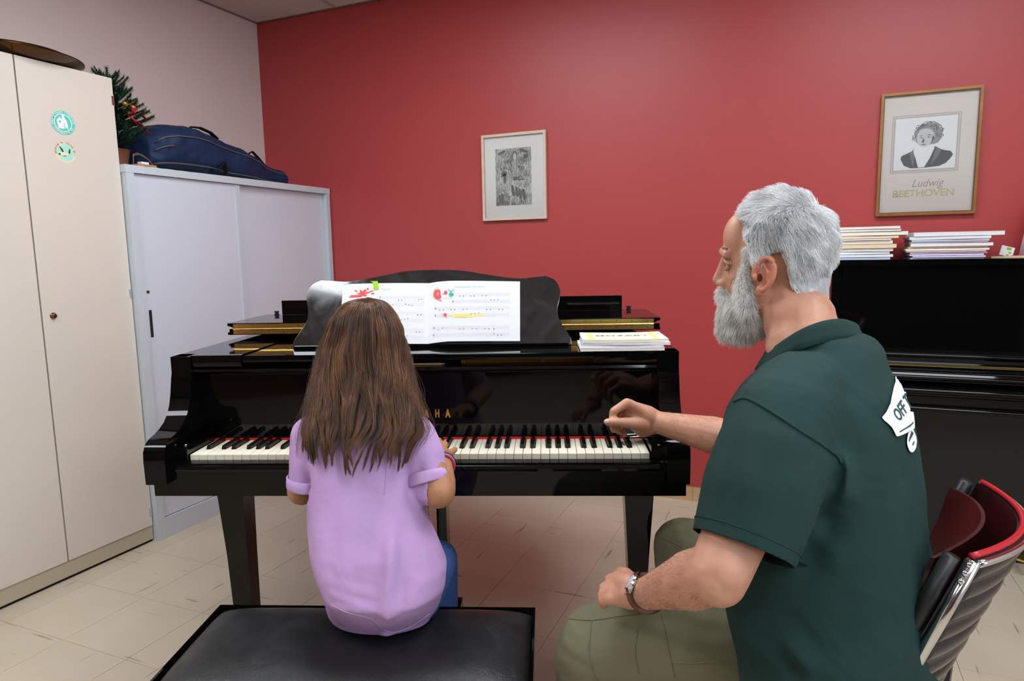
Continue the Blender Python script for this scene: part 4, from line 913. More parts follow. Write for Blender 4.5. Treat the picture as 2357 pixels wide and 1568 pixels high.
for nm, a in (('frame_lip', (-.178, .178, .2395, .2425)), ('frame_lip', (-.178, .178, -.2425, -.2395)), ('frame_lip', (-.1705, -.1675, -.2395, .2395)), ('frame_lip', (.1675, .1705, -.2395, .2395))): obj(nm, bx(a[0], a[1], -.0175, -.015, a[2], a[3]), M_gfr2, p2)
ps = bmesh.new(); M_pg1 = mat('poster_paper', 'E9E1DA', .8); M_pw = mat('poster_white', 'F3F5F5', .8); M_band = mat('poster_band', 'CDC4BF', .8)
rect(ps, -.170, .170, -.242, .242, 0, 0); rect(ps, -.135, .113, -.077, .160, .0003, 2); rect(ps, -.130, .108, -.072, .155, .0005, 0); rect(ps, -.128, .106, -.070, .153, .0006, 2); rect(ps, -.122, .100, -.064, .147, .0008, 1)
q = text_bm('Ludwig', .046, shear=.35, xs=.86); add_bm(ps, q, Matrix.Translation((.004, -.122, .0005)), 3)
q = text_bm('BEETHOVEN', .0405, bold=.0010, xs=1.02, spacing=.97); add_bm(ps, q, Matrix.Translation((-.008, -.163, .0005)), 4)
bmesh.ops.transform(ps, matrix=Matrix.Translation((0, yp, 0)) @ XZ, verts=ps.verts); obj('poster', ps, [M_pg1, M_pw, M_band, mat('grey_script', 'B3AAA2', .8), mat('pale_gold_letters', 'D6CDA6', .8)], p2)
# generic bust portrait in greys: hair, face, collar, coat
po = bmesh.new(); r3 = random.Random(5)
G = {'coat': 0, 'hair': 1, 'skin': 2, 'line': 3, 'white': 4, 'coat2': 5}
ox, oy = -.006, .040
def F_(pts, mi, z): flat(po, [(ox+x, oy+y) for x, y in pts], z, G[mi])
F_([(-.092, -.058), (-.088, -.045), (-.072, -.038), (-.052, -.028), (-.040, -.014), (.034, -.014), (.052, -.026), (.070, -.032), (.088, -.036), (.097, -.050), (.088, -.066), (.072, -.084), (.050, -.094), (.0, -.098), (-.052, -.098), (-.078, -.086)], 'coat', .0010)
F_([(-.040, -.014), (-.048, -.028), (-.036, -.060), (-.026, -.096), (-.004, -.096), (.014, -.062), (.030, -.020), (.026, -.004), (-.038, -.004)], 'white', .0012)
F_([(-.060, -.034), (-.046, -.024), (-.040, -.062), (-.044, -.092), (-.052, -.070)], 'coat2', .0013); F_([(.036, -.018), (.054, -.030), (.046, -.052), (.018, -.090), (.028, -.052)], 'coat2', .0013)
for k in range(150):
    a = r3.uniform(-.35, math.pi+.35); rr = r3.uniform(.028, .054); cx, cy = .004+rr*1.05*math.cos(a), .036+rr*.98*math.sin(a); L = r3.uniform(.005, .010)
    ell(po, ox+cx, oy+cy, L, .0016, .0011+k*.000001, G['hair'] if k % 3 else G['line'], 6, a+math.pi/2+r3.uniform(-.7, .7))
F_([(.004+.050*math.cos(a)*(1+.06*math.sin(7*a)), .036+.048*math.sin(a)*(1+.05*math.cos(9*a))) for a in (2*math.pi*i/24 for i in range(24))], 'hair', .00105)
F_([(-.036, .020), (-.034, .040), (-.024, .058), (-.006, .062), (.014, .056), (.026, .040), (.028, .020), (.022, .006), (.010, -.006), (-.006, -.014), (-.020, -.012), (-.030, .0), (-.034, .010)], 'skin', .0014)
for pts in ([(-.030, .030), (-.020, .034), (-.012, .031), (-.020, .031)], [(-.002, .032), (.008, .037), (.020, .033), (.008, .033)], [(-.026, .0245), (-.020, .027), (-.014, .0245), (-.020, .023)], [(.0, .0255), (.007, .028), (.015, .025), (.007, .0235)], [(-.012, .026), (-.016, .010), (-.020, .006), (-.010, .004), (-.008, .012)], [(-.022, -.003), (-.010, -.001), (.002, -.003), (-.010, -.0055)], [(.022, .034), (.028, .020), (.020, .004), (.012, -.006), (.018, .010), (.019, .024)]):
    F_(pts, 'line', .0016)
bmesh.ops.transform(po, matrix=Matrix.Translation((0, yp, 0)) @ XZ, verts=po.verts)
obj('portrait', po, [mat('portrait_coat', '6F7072', .8), mat('portrait_hair', 'A5A6A6', .8), mat('portrait_skin', 'DADBDA', .8), mat('portrait_line', '77787A', .8), mat('portrait_white', 'F4F5F5', .8), mat('portrait_lapel', '8D8E90', .8)], p2)
hb = bmesh.new(); tube(hb, [(-.006, -.003, .253), (0, -.002, .262), (.006, -.003, .253)], .0012, 6); obj('hanger', hb, M_brass, p2)

# ================================================================== piano bench
def vinyl(name, col):
    t = NT(name); t.b.inputs['Base Color'].default_value = lin(col); t.b.inputs['Roughness'].default_value = .36
    co = t.coords('Object'); v = t.n('ShaderNodeTexVoronoi', Scale=260.0); v.feature = 'DISTANCE_TO_EDGE'; t.l(co, v.inputs['Vector'])
    n = t.n('ShaderNodeTexNoise', Scale=9.0, Detail=7.0, Distortion=1.2); t.l(co, n.inputs['Vector'])
    b1 = t.n('ShaderNodeBump', Strength=.45, Distance=.001); t.l(v.outputs[0], b1.inputs['Height'])
    b2 = t.n('ShaderNodeBump', Strength=.55, Distance=.006); t.l(n.outputs[0], b2.inputs['Height']); t.l(b2.outputs[0], b1.inputs['Normal']); t.l(b1.outputs[0], t.b.inputs['Normal'])
    t.l(t.ramp(n.outputs[0], [(.3, (.28, .28, .28, 1)), (.7, (.48, .48, .48, 1))]), t.b.inputs['Roughness']); return t.m
M_vinyl = vinyl('black_vinyl', '1B1C1D')
be = thing('piano_bench', 'black piano bench with padded vinyl seat under the girl', 'bench', pf(-.063, -.392, 0), PIANO_ROT)
BW, BD, BZ = .3775, .166, .445
b = bmesh.new(); R = []; NX, NY = 48, 24
for j in range(NY+1):
    row = []
    for i in range(NX+1):
        u, v = 2*i/NX-1, 2*j/NY-1; eu = max(0, 1-abs(u)**9)**.5; ev = max(0, 1-abs(v)**5)**.5
        z = BZ-.030+.036*eu*ev+.009*(1-u*u)*(1-v*v)-.006*math.exp(-((u-.05)**2/.10+(v-.15)**2/.5))
        row.append(b.verts.new((u*(BW-.0055), v*(BD-.0055), z)))
    R.append(row)
for j in range(NY):
    for i in range(NX): b.faces.new((R[j][i], R[j][i+1], R[j+1][i+1], R[j+1][i]))
bt = [[b.verts.new((r.co.x, r.co.y, BZ-.055)) for r in edge] for edge in ([R[0][i] for i in range(NX+1)], [R[NY][i] for i in range(NX+1)], [R[j][0] for j in range(NY+1)], [R[j][NX] for j in range(NY+1)])]
for top_, bot_ in ((R[0], bt[0]), (list(reversed(R[NY])), list(reversed(bt[1]))), ([R[NY-j][0] for j in range(NY+1)], list(reversed(bt[2]))), ([R[j][NX] for j in range(NY+1)], bt[3])):
    for k in range(len(top_)-1): b.faces.new((bot_[k], bot_[k+1], top_[k+1], top_[k]))
bmesh.ops.remove_doubles(b, verts=b.verts, dist=1e-5)
obj('seat_pad', b, M_vinyl, be, smooth=True, auto=.9)
for a in ((-BW, BW, BD-.005, BD), (-BW, BW, -BD, -BD+.005), (-BW, -BW+.005, -BD+.005, BD-.005), (BW-.005, BW, -BD+.005, BD-.005)):
    obj('apron', bx(*a, BZ-.085, BZ-.012), M_black, be, bevel=.002, seg=3)
obj('seat_base', bx(-BW+.0085, BW-.0085, -BD+.0085, BD-.0085, BZ-.075, BZ-.056), M_blackm, be)
for sx in (-1, 1):
    for sy in (-1, 1):
        cx, cy = sx*(BW-.036), sy*(BD-.036); b = bmesh.new(); q = []
        for z, h_ in ((BZ-.0755, .024), (.0, .017)): q.append([b.verts.new((cx+a*h_, cy+c*h_, z)) for a, c in ((-1, -1), (1, -1), (1, 1), (-1, 1))])
        for k in range(4): b.faces.new((q[0][k], q[0][(k+1) % 4], q[1][(k+1) % 4], q[1][k]))
        b.faces.new(q[0]); b.faces.new(q[1]); obj('leg', b, M_black, be, bevel=.003)

# ================================================================== conference chair behind the man
MAN_A = math.radians(33.5)                          # the man's heading: -x of the piano frame, turned towards +y
Ffwd = pf(-math.cos(MAN_A), math.sin(MAN_A), 0); Fleft = Vector((-Ffwd.y, Ffwd.x, 0))
CH_ROT = math.atan2(Ffwd.y, Ffwd.x)
ch = thing('chair', 'chrome framed chair with ribbed black vinyl back and red piping under the man', 'chair', pf(.885, -.455, 0), CH_ROT)
# local: x forward, y left; the back sits at x = -.22
M_ox = mat('dark_red_plastic', '2C070B', .3); M_pip = mat('red_piping', 'B5202B', .3); M_rib = mat('black_ribbed_vinyl', '1E1F23', .24, bump=.1, bscale=200)
def backp(u, z, off=0.0):                            # u -1..1 across (left is +), z height, off outward
    bulge = .062*(1-u*u); lean = .36*(z-.60)
    hw = .205*(1-.10*max(0, (z-.77)/.06))
    return Vector((-.150-bulge*(1.0)-lean-off, hw*u, z))
b = bmesh.new(); NU, NV = 32, 60; z0, z1 = .500, .800
G1 = []; G2 = []
for j in range(NV+1):
    z = z0+(z1-z0)*j/NV; r_ = .010*abs(math.sin(math.pi*(z-z0)/(z1-z0)*8))**.6
    G1.append([b.verts.new(backp(2*i/NU-1, z+.035*(1-(2*i/NU-1)**2)*0, .008+r_)) for i in range(NU+1)])
    G2.append([b.verts.new(backp(2*i/NU-1, z, -.004)) for i in range(NU+1)])
for j in range(NV):
    for i in range(NU):
        b.faces.new((G1[j][i], G1[j+1][i], G1[j+1][i+1], G1[j][i+1])).material_index = 0
        b.faces.new((G2[j][i], G2[j][i+1], G2[j+1][i+1], G2[j+1][i])).material_index = 1
for j in range(NV):
    for i, s_ in ((0, 0), (NU, 1)): b.faces.new((G1[j][i], G2[j][i], G2[j+1][i], G1[j+1][i]) if not s_ else (G1[j][i], G1[j+1][i], G2[j+1][i], G2[j][i]))
for i in range(NU):
    b.faces.new((G1[0][i], G1[0][i+1], G2[0][i+1], G2[0][i])); b.faces.new((G1[NV][i], G2[NV][i], G2[NV][i+1], G1[NV][i+1]))
obj('backrest', b, [M_rib, M_ox], ch, smooth=True, auto=1.2)
b = bmesh.new(); NU = 24; A = []; B = []
for j in range(13):
    z = .635+.150*j/12
    A.append([b.verts.new(backp((2*i/NU-1)*.92, z+.012*(1-abs(2*i/NU-1)**3), -.052+.02*(1-j/12))) for i in range(NU+1)]); B.append([b.verts.new(backp((2*i/NU-1)*.92, z+.012*(1-abs(2*i/NU-1)**3), -.046+.02*(1-j/12))) for i in range(NU+1)])
for X_ in (A, B):
    for j in range(12):
        for i in range(NU): b.faces.new((X_[j][i], X_[j][i+1], X_[j+1][i+1], X_[j+1][i]))
for i in range(NU): b.faces.new((A[0][i], A[0][i+1], B[0][i+1], B[0][i])); b.faces.new((A[12][i], B[12][i], B[12][i+1], A[12][i+1]))
for j in range(12):
    for i in (0, NU): b.faces.new((A[j][i], A[j+1][i], B[j+1][i], B[j][i]))
obj('inner_panel', b, M_ox, ch, smooth=True, auto=1.0)
b = bmesh.new(); tube(b, [backp(u, z1+.004, .002) for u in np.linspace(-1, 1, 30)], .0050, 10); obj('piping', b, M_pip, ch, smooth=True)
b = bmesh.new(); tube(b, [backp(u, z1-.004, .016) for u in np.linspace(-1.02, 1.02, 30)], .0055, 10); obj('chrome_rim', b, M_steel, ch, smooth=True)
for s_ in (-1, 1):
    b = bmesh.new(); tube(b, [backp(s_*1.03, z, .012) for z in (.800, .70, .60, .50)]+[Vector((-.10, s_*.205, .435)), Vector((.0, s_*.205, .425)), Vector((.19, s_*.205, .425)), Vector((.215, s_*.205, .39)), Vector((.215, s_*.205, .012))], .0085, 10); obj('frame_tube', b, M_steel, ch, smooth=True)
    b = bmesh.new(); tube(b, [Vector((-.06, s_*.205, .425)), Vector((-.20, s_*.205, .20)), Vector((-.245, s_*.205, .012))], .0085, 10); obj('rear_leg', b, M_steel, ch, smooth=True)
    b = bmesh.new(); tube(b, [backp(s_*1.00, z, -.020) for z in (.80, .70, .60, .50)], .012, 8); obj('side_strip', b, M_blackm, ch, smooth=True)
    for k in range(3):
        b = bmesh.new(); lathe(b, [(0, 0), (.005, 0), (.004, .003), (0, .003)], 12, M=Matrix.Translation(backp(s_*1.05, .795-.012*k, .010)) @ Matrix.Rotation(-s_*math.pi/2, 4, 'X')); obj('rivet', b, M_steel, ch, smooth=True)
    for xx in (.215, -.247):
        b = bmesh.new(); lathe(b, [(0, 0), (.011, 0), (.011, .018), (0, .018)], 14, M=Matrix.Translation((xx, s_*.205, 0))); obj('rubber_foot', b, M_blackm, ch, smooth=True, auto=.6)
b = bmesh.new(); box(b, -.20, .235, -.196, .196, .405, .447); obj('seat', b, M_blackm, ch, bevel=.018, seg=4)

# ================================================================== people: shared materials
def skin_mat(name, col, dark):
    t = NT(name); co = t.coords('Object'); n = t.n('ShaderNodeTexNoise', Scale=22.0, Detail=5.0); t.l(co, n.inputs['Vector'])
    n2 = t.n('ShaderNodeTexNoise', Scale=420.0, Detail=2.0); t.l(co, n2.inputs['Vector'])
    t.l(t.ramp(n.outputs[0], [(.32, dark), (.68, col)]), t.b.inputs['Base Color']); t.b.inputs['Roughness'].default_value = .52
    t.b.inputs['Subsurface Weight'].default_value = .12; t.b.inputs['Subsurface Radius'].default_value = (1, .3, .15); t.b.inputs['Subsurface Scale'].default_value = .008
    t.bump(n2.outputs[0], .25, .0006); return t.m
M_skin = skin_mat('man_skin', 'CA967B', 'B98268'); M_gskin = skin_mat('girl_skin', 'B98562', 'A87350'); M_nail = mat('finger_nail', 'E6BCA8', .3)
def hair_mat(name, stops, rough=.35, nscale=30, stretch=(1, 1, .15)):
    t = NT(name); hi = t.n('ShaderNodeHairInfo'); co = t.coords('Object', stretch); n = t.n('ShaderNodeTexNoise', Scale=float(nscale), Detail=3.0); t.l(co, n.inputs['Vector'])
    m = t.n('ShaderNodeMath', operation='MULTIPLY_ADD'); t.l(hi.outputs['Random'], m.inputs[0]); m.inputs[1].default_value = .45; 
    m2 = t.n('ShaderNodeMath', operation='MULTIPLY_ADD'); t.l(n.outputs[0], m2.inputs[0]); m2.inputs[1].default_value = 1.1; m2.inputs[2].default_value = -.28; t.l(m2.outputs[0], m.inputs[2])
    t.l(t.ramp(m.outputs[0], stops), t.b.inputs['Base Color']); t.b.inputs['Roughness'].default_value = rough; t.b.inputs['Specular IOR Level'].default_value = .4; return t.m

def to_frame(o, X, Y, Z):                            # matrix of a local frame at o
    m = Matrix.Identity(4)
    for i, a in enumerate((X, Y, Z)):
        for k in range(3): m[k][i] = a[k]
    for k in range(3): m[k][3] = o[k]
    return m

# ================================================================== the man
man = thing('person', 'bearded grey-haired person in dark green t-shirt seated beside the piano, reaching to the keys', 'person')
HO = at(1800, 600, 1.28)                             # head origin
_h = (HO-CAM); _h.z = 0; _h.normalize(); HX = Vector((-_h.y, _h.x, 0)); HX = (Matrix.Rotation(math.radians(-15), 3, 'Z') @ HX).normalized()
HY = Vector((-HX.y, HX.x, 0)); HZ = Vector((0, 0, 1))   # face direction, his left (towards the camera), up
# tilt the head a little forward
_q = Matrix.Rotation(math.radians(2), 3, HY); HX2, HZ2 = _q @ HX, _q @ HZ
HM = to_frame(HO, HX2, HY, HZ2)
def H(f, l, u): return HM @ Vector((f, l, u))
H3 = HM.to_3x3()
P_N = pf(.855, -.545, .545); P_F = pf(.935, -.405, .545)  # hips
K_N = at(1372, 1496, 1.35); K_F = at(1572, 1262, 1.83)
SH_N = at(1800, 978, 1.07); SH_F = at(1935, 945, 1.37)
EL_N = at(1655, 1318, .985); WR_N = at(1482, 1368, 1.215)
EL_F = at(1700, 1015, 1.53); WR_F = at(1512, 972, 1.69)
bm = bmesh.new()
# head
ball(bm, H(.004, 0, .022), 1, .084, .074, .090, M=H3, n=16)
ball(bm, H(.034, 0, -.012), 1, .066, .064, .084, M=H3, n=14)
ball(bm, H(.030, 0, -.060), 1, .066, .056, .058, M=H3, n=14)
ball(bm, H(.078, 0, -.098), 1, .026, .030, .024, M=H3)
ball(bm, H(.070, 0, .046), 1, .038, .056, .052, M=H3)
for s_ in (-1, 1):
    tube(bm, [H(.103, s_*.010, .020), H(.101, s_*.030, .023), H(.086, s_*.050, .014)], [.010, .010, .009], 10)      # brow
    ball(bm, H(.062, s_*.028, -.028), 1, .028, .028, .024, M=H3)                                                     # cheekbone
    ball(bm, H(.113, s_*.011, -.041), 1, .010, .008, .008, M=H3)                                                     # nostril wings
limb(bm, [(H(.106, 0, .010), .0095), (H(.116, 0, -.012), .0090), (H(.124, 0, -.033), .0108)])
limb(bm, [(H(.092, 0, -.010), .014), (H(.100, 0, -.034), .015), (H(.096, 0, -.055), .018)]); ball(bm, H(.105, 0, -.064), 1, .012, .020, .006, M=H3); ball(bm, H(.103, 0, -.076), 1, .012, .019, .007, M=H3)
# neck and torso core
limb(bm, [(H(-.016, 0, -.060), .058), (at(1838, 745, 1.25), .062), (at(1872, 805, 1.215), .062), (at(1880, 870, 1.21), .075)])
limb(bm, [(at(1845, 735, 1.25), .060), (at(1850, 800, 1.22), .066)])
ctr = [(1905, 860, 1.20, .075, .10), (1893, 930, 1.20, .11, .15), (1888, 1010, 1.20, .125, .17), (1893, 1110, 1.19, .13, .165), (1900, 1210, 1.18, .13, .16), (1905, 1310, 1.17, .13, .165), (1925, 1420, 1.165, .13, .17)]
loft(bm, [(at(a, b_, d), Ffwd*hf, Fleft*hl) for a, b_, d, hf, hl in ctr]+[((P_N+P_F)/2+Vector((0, 0, .0)), Ffwd*.125, Fleft*.175), ((P_N+P_F)/2-Vector((0, 0, .06)), Ffwd*.10, Fleft*.15)], 28)
# arms
limb(bm, [(SH_N, .058), (SH_N.lerp(EL_N, .4), .052), (EL_N, .044), (EL_N.lerp(WR_N, .30), .046), (EL_N.lerp(WR_N, .70), .034), (WR_N, .0275)])
ball(bm, EL_N+Vector((0, 0, -.010)), .040); ball(bm, EL_N+(EL_N-WR_N).normalized()*.018, .033)
limb(bm, [(SH_F, .056), (SH_F.lerp(EL_F, .5), .048), (EL_F, .043), (EL_F.lerp(WR_F, .3), .0435), (EL_F.lerp(WR_F, .75), .033), (WR_F, .0275)])
limb(bm, [(SH_N, .05), (at(1880, 930, 1.2), .06), (SH_F, .05)])
# legs inside the trousers, feet inside the shoes
def legs(side, hip, knee, fwd):
    ank = Vector((knee.x, knee.y, .10))-fwd*.02
    limb(bm, [(hip, .075), (hip.lerp(knee, .5), .065), (knee, .052), (knee.lerp(ank, .35), .050), (ank, .034)])
    limb(bm, [(ank, .034), (ank+fwd*.06-Vector((0, 0, .05)), .032), (ank+fwd*.15-Vector((0, 0, .068)), .024)])
    return ank
kfn = (K_N-P_N); kfn.z = 0; kfn.normalize(); kff = (K_F-P_F); kff.z = 0; kff.normalize()
AN_N = legs('n', P_N, K_N, kfn); AN_F = legs('f', P_F, K_F, kff)
# left hand (near), lying on the thigh: back of the hand towards the camera, fingers curled down in front
D0 = 1.26
def hand(palm, fingers, thumb):
    limb(bm, palm)
    for f in fingers: limb(bm, f, 10)
    limb(bm, thumb, 10)
hN = [at(1455, 1362, 1.235), at(1432, 1352, 1.255)]
limb(bm, [(WR_N, .0275), (at(1452, 1352, 1.235), .025), (at(1428, 1340, 1.265), .019)]); limb(bm, [(WR_N, .0265), (at(1450, 1372, 1.225), .024), (at(1424, 1372, 1.245), .020)])
kn = [(at(1428, 1328, 1.275), .0125), (at(1417, 1344, 1.262), .0125), (at(1410, 1361, 1.25), .012), (at(1406, 1378, 1.24), .011)]
for (k_, r_), (a, b_) in zip(kn, (((-24, 10), (-18, 36)), ((-26, 14), (-20, 38)), ((-22, 14), (-18, 32)), ((-16, 12), (-12, 26)))):
    p0 = k_; p1 = p0+CR*(a[0]*.00080)-CU*(a[1]*.00080)+CF*.012; p2 = p0+CR*(b_[0]*.0008)-CU*(b_[1]*.0008)+CF*.024
    limb(bm, [(WR_N.lerp(p0, .35), .013), (p0, r_), (p1, .0095), (p2, .0085)], 10)
limb(bm, [(at(1462, 1345, 1.25), .016), (at(1440, 1322, 1.285), .0135), (at(1428, 1318, 1.315), .0110), (at(1415, 1330, 1.335), .0095)], 10)
# right hand (far), loosely closed over the top keys, thumb pointing along them
limb(bm, [(WR_F, .0275), (at(1490, 958, 1.685), .027), (at(1458, 946, 1.68), .024)]); limb(bm, [(WR_F, .026), (at(1480, 982, 1.69), .027), (at(1462, 972, 1.695), .022)])
fin = [[(1443, 928, 1.655, .0125), (1412, 947, 1.645, .0100), (1408, 972, 1.650, .0090), (1413, 991, 1.665, .0082)],
       [(1450, 930, 1.680, .0125), (1416, 950, 1.675, .0100), (1413, 978, 1.680, .0088), (1424, 994, 1.69, .0080)],
       [(1458, 938, 1.700, .0120), (1424, 958, 1.700, .0095), (1420, 984, 1.705, .0085), (1430, 997, 1.71, .0078)],
       [(1466, 948, 1.720, .0110), (1436, 966, 1.725, .0088), (1432, 988, 1.728, .0078), (1438, 1001, 1.73, .0072)]]
for f in fin: limb(bm, [(WR_F.lerp(at(*f[0][:3]), .5), .015)]+[(at(a, b_, d), r_) for a, b_, d, r_ in f], 10)
limb(bm, [(at(1478, 978, 1.672), .020), (at(1450, 974, 1.652), .0145), (at(1422, 972, 1.640), .0112), (at(1399, 972, 1.632), .0098)], 10)
me = remesh(bm, .0036, 4, .5)
body = link('body', me, M_skin, man)
# nails, ear, eyes
nb = bmesh.new(); ball(nb, at(1396.5, 970.5, 1.6235), .0062, 1.15, .6, .9, M=to_frame((0, 0, 0), CR, CF, CU).to_3x3(), n=8); obj('thumb_nail', nb, M_nail, man, smooth=True)
for s_ in (1, -1):
    eb = bmesh.new(); e0 = Vector((.013, s_*.0745, -.022))
    def EP(a, r1, r2, out): return e0+Vector((-.004+1.1*r1*math.cos(a)-.006*math.sin(a), s_*out, .9*r2*math.sin(a)))
    hel = [EP(a, .0175, .032, .006+.010*(.5-.5*math.cos(a*1.0))) for a in np.linspace(math.radians(-10), math.radians(265), 26)]
    hel = [Vector((p.x if True else 0, p.y, p.z)) for p in hel]
    tube(eb, hel, [.0035]+[.0048]*24+[.0060], 10)
    ball(eb, e0+Vector((.002, s_*.008, -.030)), 1, .0095, .0055, .011, n=10)
    ball(eb, e0+Vector((-.006, s_*.004, -.002)), 1, .015, .0045, .027, n=12)
    tube(eb, [e0+Vector((-.013, s_*.012, -.014)), e0+Vector((-.014, s_*.014, .004)), e0+Vector((-.004, s_*.012, .017))], [.0045, .005, .004], 8)
    ball(eb, e0+Vector((.0115, s_*.009, -.006)), 1, .005, .005, .007, n=8)
    bmesh.ops.transform(eb, matrix=HM, verts=eb.verts); eme = remesh(eb, .0013, 3); link('ear', eme, mat('ear_skin', 'C67E66', .5, sss=.15), man)
    cb_ = bmesh.new(); ball(cb_, (0, 0, 0), 1, .0042, .0025, .0075, n=8); o = obj('ear_hollow', cb_, mat('ear_canal', '4A2018', .8), man, smooth=True); o.matrix_local = HM @ Matrix.Translation(e0+Vector((.0035, s_*.0095, -.006)))
    yb = bmesh.new(); ball(yb, H(.0850, s_*.030, -.001), .0122, n=12); obj('eye', yb, mat('eye_white', 'E8E4DF', .2), man, smooth=True)
    yb = bmesh.new(); ball(yb, H(.0935, s_*.031, -.003), .0050, n=10); obj('iris', yb, mat('dark_iris', '1F1612', .1), man, smooth=True)
    yb = bmesh.new(); tube(yb, [H(.096, s_*.016, .004), H(.0985, s_*.030, .0065), H(.0915, s_*.042, .002), H(.084, s_*.048, -.003)], [.003, .0042, .0045, .003], 8); tube(yb, [H(.095, s_*.018, -.010), H(.0955, s_*.030, -.0125), H(.086, s_*.045, -.006)], [.003, .004, .003], 8); obj('eyelid', yb, M_skin, man, smooth=True)
# hair by strands: a shell under them keeps the scalp covered
M_grey = hair_mat('grey_hair', [(.05, '8E9092'), (.3, 'C9CACB'), (.55, 'E9E9E9'), (.85, 'FCFCFC')], .45, 26, (1, 1, .5))
M_beard = hair_mat('white_beard', [(.05, '9C9892'), (.3, 'D2CFC9'), (.55, 'EEECE7'), (.85, 'FCFBF8')], .5, 40, (1, 1, .4))
M_cap = mat('grey_hair_mass', 'B4B5B6', .7, var=.12, vscale=60, stretch=(1, 1, .3), bump=.8, bscale=160, bdist=.003)
M_bcap = mat('beard_mass', 'B9B5AE', .7, var=.12, vscale=60, bump=.8, bscale=160, bdist=.003)
# scalp surface: radius by direction in head space
def hair_surf(th, ph):                               # th azimuth from the face (0) round by his left; ph elevation
    c = Vector((-.004, 0, .022)); w = max(0., min(1., (abs(math.degrees(th))-95)/25)) if ph < 0 else 0.
    cp = math.cos(ph)*(1-w)+max(math.cos(ph), .93)*w; return c+Vector((math.cos(th)*cp*(.083 if abs(th) > 1.6 else .096), math.sin(th)*cp*.077, math.sin(ph)*(.096+.024*w)))
def line_low(th):                                    # lower hair line (elevation) by azimuth
    t = abs(math.degrees(th)); return math.radians(np.interp(t, [0, 30, 50, 60, 68, 78, 88, 98, 106, 112, 135, 180], [48, 42, 30, 4, -24, -24, -2, -2, -14, -36, -56, -62]))
def thick(th, ph):                                   # how far the hair stands off the scalp
    t = abs(math.degrees(th)); p = math.degrees(ph); top = np.interp(p, [-60, -20, 20, 50, 90], [.001, .004, .008, .012, .015]); fr = 1.0+.25*math.exp(-((t)/38)**2)*(p > 25); return top*fr
NH = 26000; K = 7; P = np.zeros((NH, K, 3)); i = 0; r4 = np.random.RandomState(2)
lockn = lambda v, s: Vector((noise.noise(v*s), noise.noise(v*s+Vector((9, 3, 1))), noise.noise(v*s+Vector((4, 7, 8)))))
while i < NH:
    th = r4.uniform(-math.pi, math.pi); ph = math.asin(r4.uniform(-.9, 1)); lo = line_low(th)
    if ph < lo: continue
    root = hair_surf(th, ph); nrm = Vector((root.x+.004, root.y*1.5, root.z-.022)).normalized(); tk = thick(th, ph)
    fade = min(1.0, (ph-lo)/math.radians(18)+.25)
    # combing direction: forward and up on top, down and back on the sides
    p_ = math.degrees(ph); top = max(0, min(1, (p_-38)/22))
    comb = Vector((1, 0, .25))*top+Vector((-.35, 0, -1))*(1-top); comb -= nrm*comb.dot(nrm); comb = comb.normalized() if comb.length > .01 else Vector((1, 0, 0))
    wv = lockn(root, 38)*.9; L = (.012+tk*1.15)*fade*r4.uniform(.75, 1.1)
    if top > .4 and root.x > .045: comb += Vector((.1, 0, .5)); L *= .85
    d = (nrm*(.55+.25*top)+comb*.8+wv*.55).normalized()
    for k in range(K):
        t = k/(K-1); q = root+nrm*tk*.45*t+d*L*t+(comb*.5-nrm*.35)*L*t*t*.7+wv*.004*t*t+Vector(r4.normal(0, .0006, 3))*t
        P[i, k] = HM @ q
    i += 1
strands('hair', P, np.linspace(.00042, .00012, K)[None, :], M_grey, man)
cb_ = bmesh.new(); NT_, NP_ = 72, 36; G = []
for a in range(NT_):
    th = -math.pi+2*math.pi*a/NT_; lo = line_low(th)+math.radians(4); row = []
    for b_ in range(NP_+1):
        ph = lo+(math.pi/2-lo)*b_/NP_; s = hair_surf(th, ph); nrm = Vector((s.x+.004, s.y*1.5, s.z-.022)).normalized()
        row.append(cb_.verts.new(HM @ (s+nrm*(thick(th, ph)*(.55*min(1, b_/4))+.002*noise.noise(s*60)-(.002 if b_ == 0 else 0)))))
    G.append(row)
for a in range(NT_):
    for b_ in range(NP_): cb_.faces.new((G[a][b_], G[(a+1) % NT_][b_], G[(a+1) % NT_][b_+1], G[a][b_+1]))
bmesh.ops.remove_doubles(cb_, verts=cb_.verts, dist=1e-4); obj('hair_mass', cb_, M_cap, man, smooth=True)
# beard: a mass and strands hanging from it
bb_ = bmesh.new()
ball(bb_, H(.066, 0, -.100), 1, .052, .050, .036, M=H3, n=14); ball(bb_, H(.080, 0, -.118), 1, .040, .040, .030, M=H3, n=14)
ball(bb_, H(.108, 0, -.062), 1, .014, .026, .011, M=H3)
for s_ in (-1, 1):
    limb(bb_, [(H(.050, s_*.066, -.010), .006), (H(.052, s_*.060, -.045), .014), (H(.056, s_*.046, -.080), .022), (H(.085, s_*.024, -.092), .024)])
    limb(bb_, [(H(.110, s_*.012, -.056), .0085), (H(.100, s_*.030, -.070), .0105), (H(.078, s_*.042, -.088), .014)])
bme_ = remesh(bb_, .0035, 5); bo = link('beard_mass', bme_, M_bcap, man)
vc = np.array([HM.inverted() @ v.co for v in bme_.vertices]); vn = np.array([H3.inverted() @ v.normal for v in bme_.vertices])
NB_ = 17000; idx = r4.randint(0, len(vc), NB_); K = 7; P = np.zeros((NB_, K, 3))
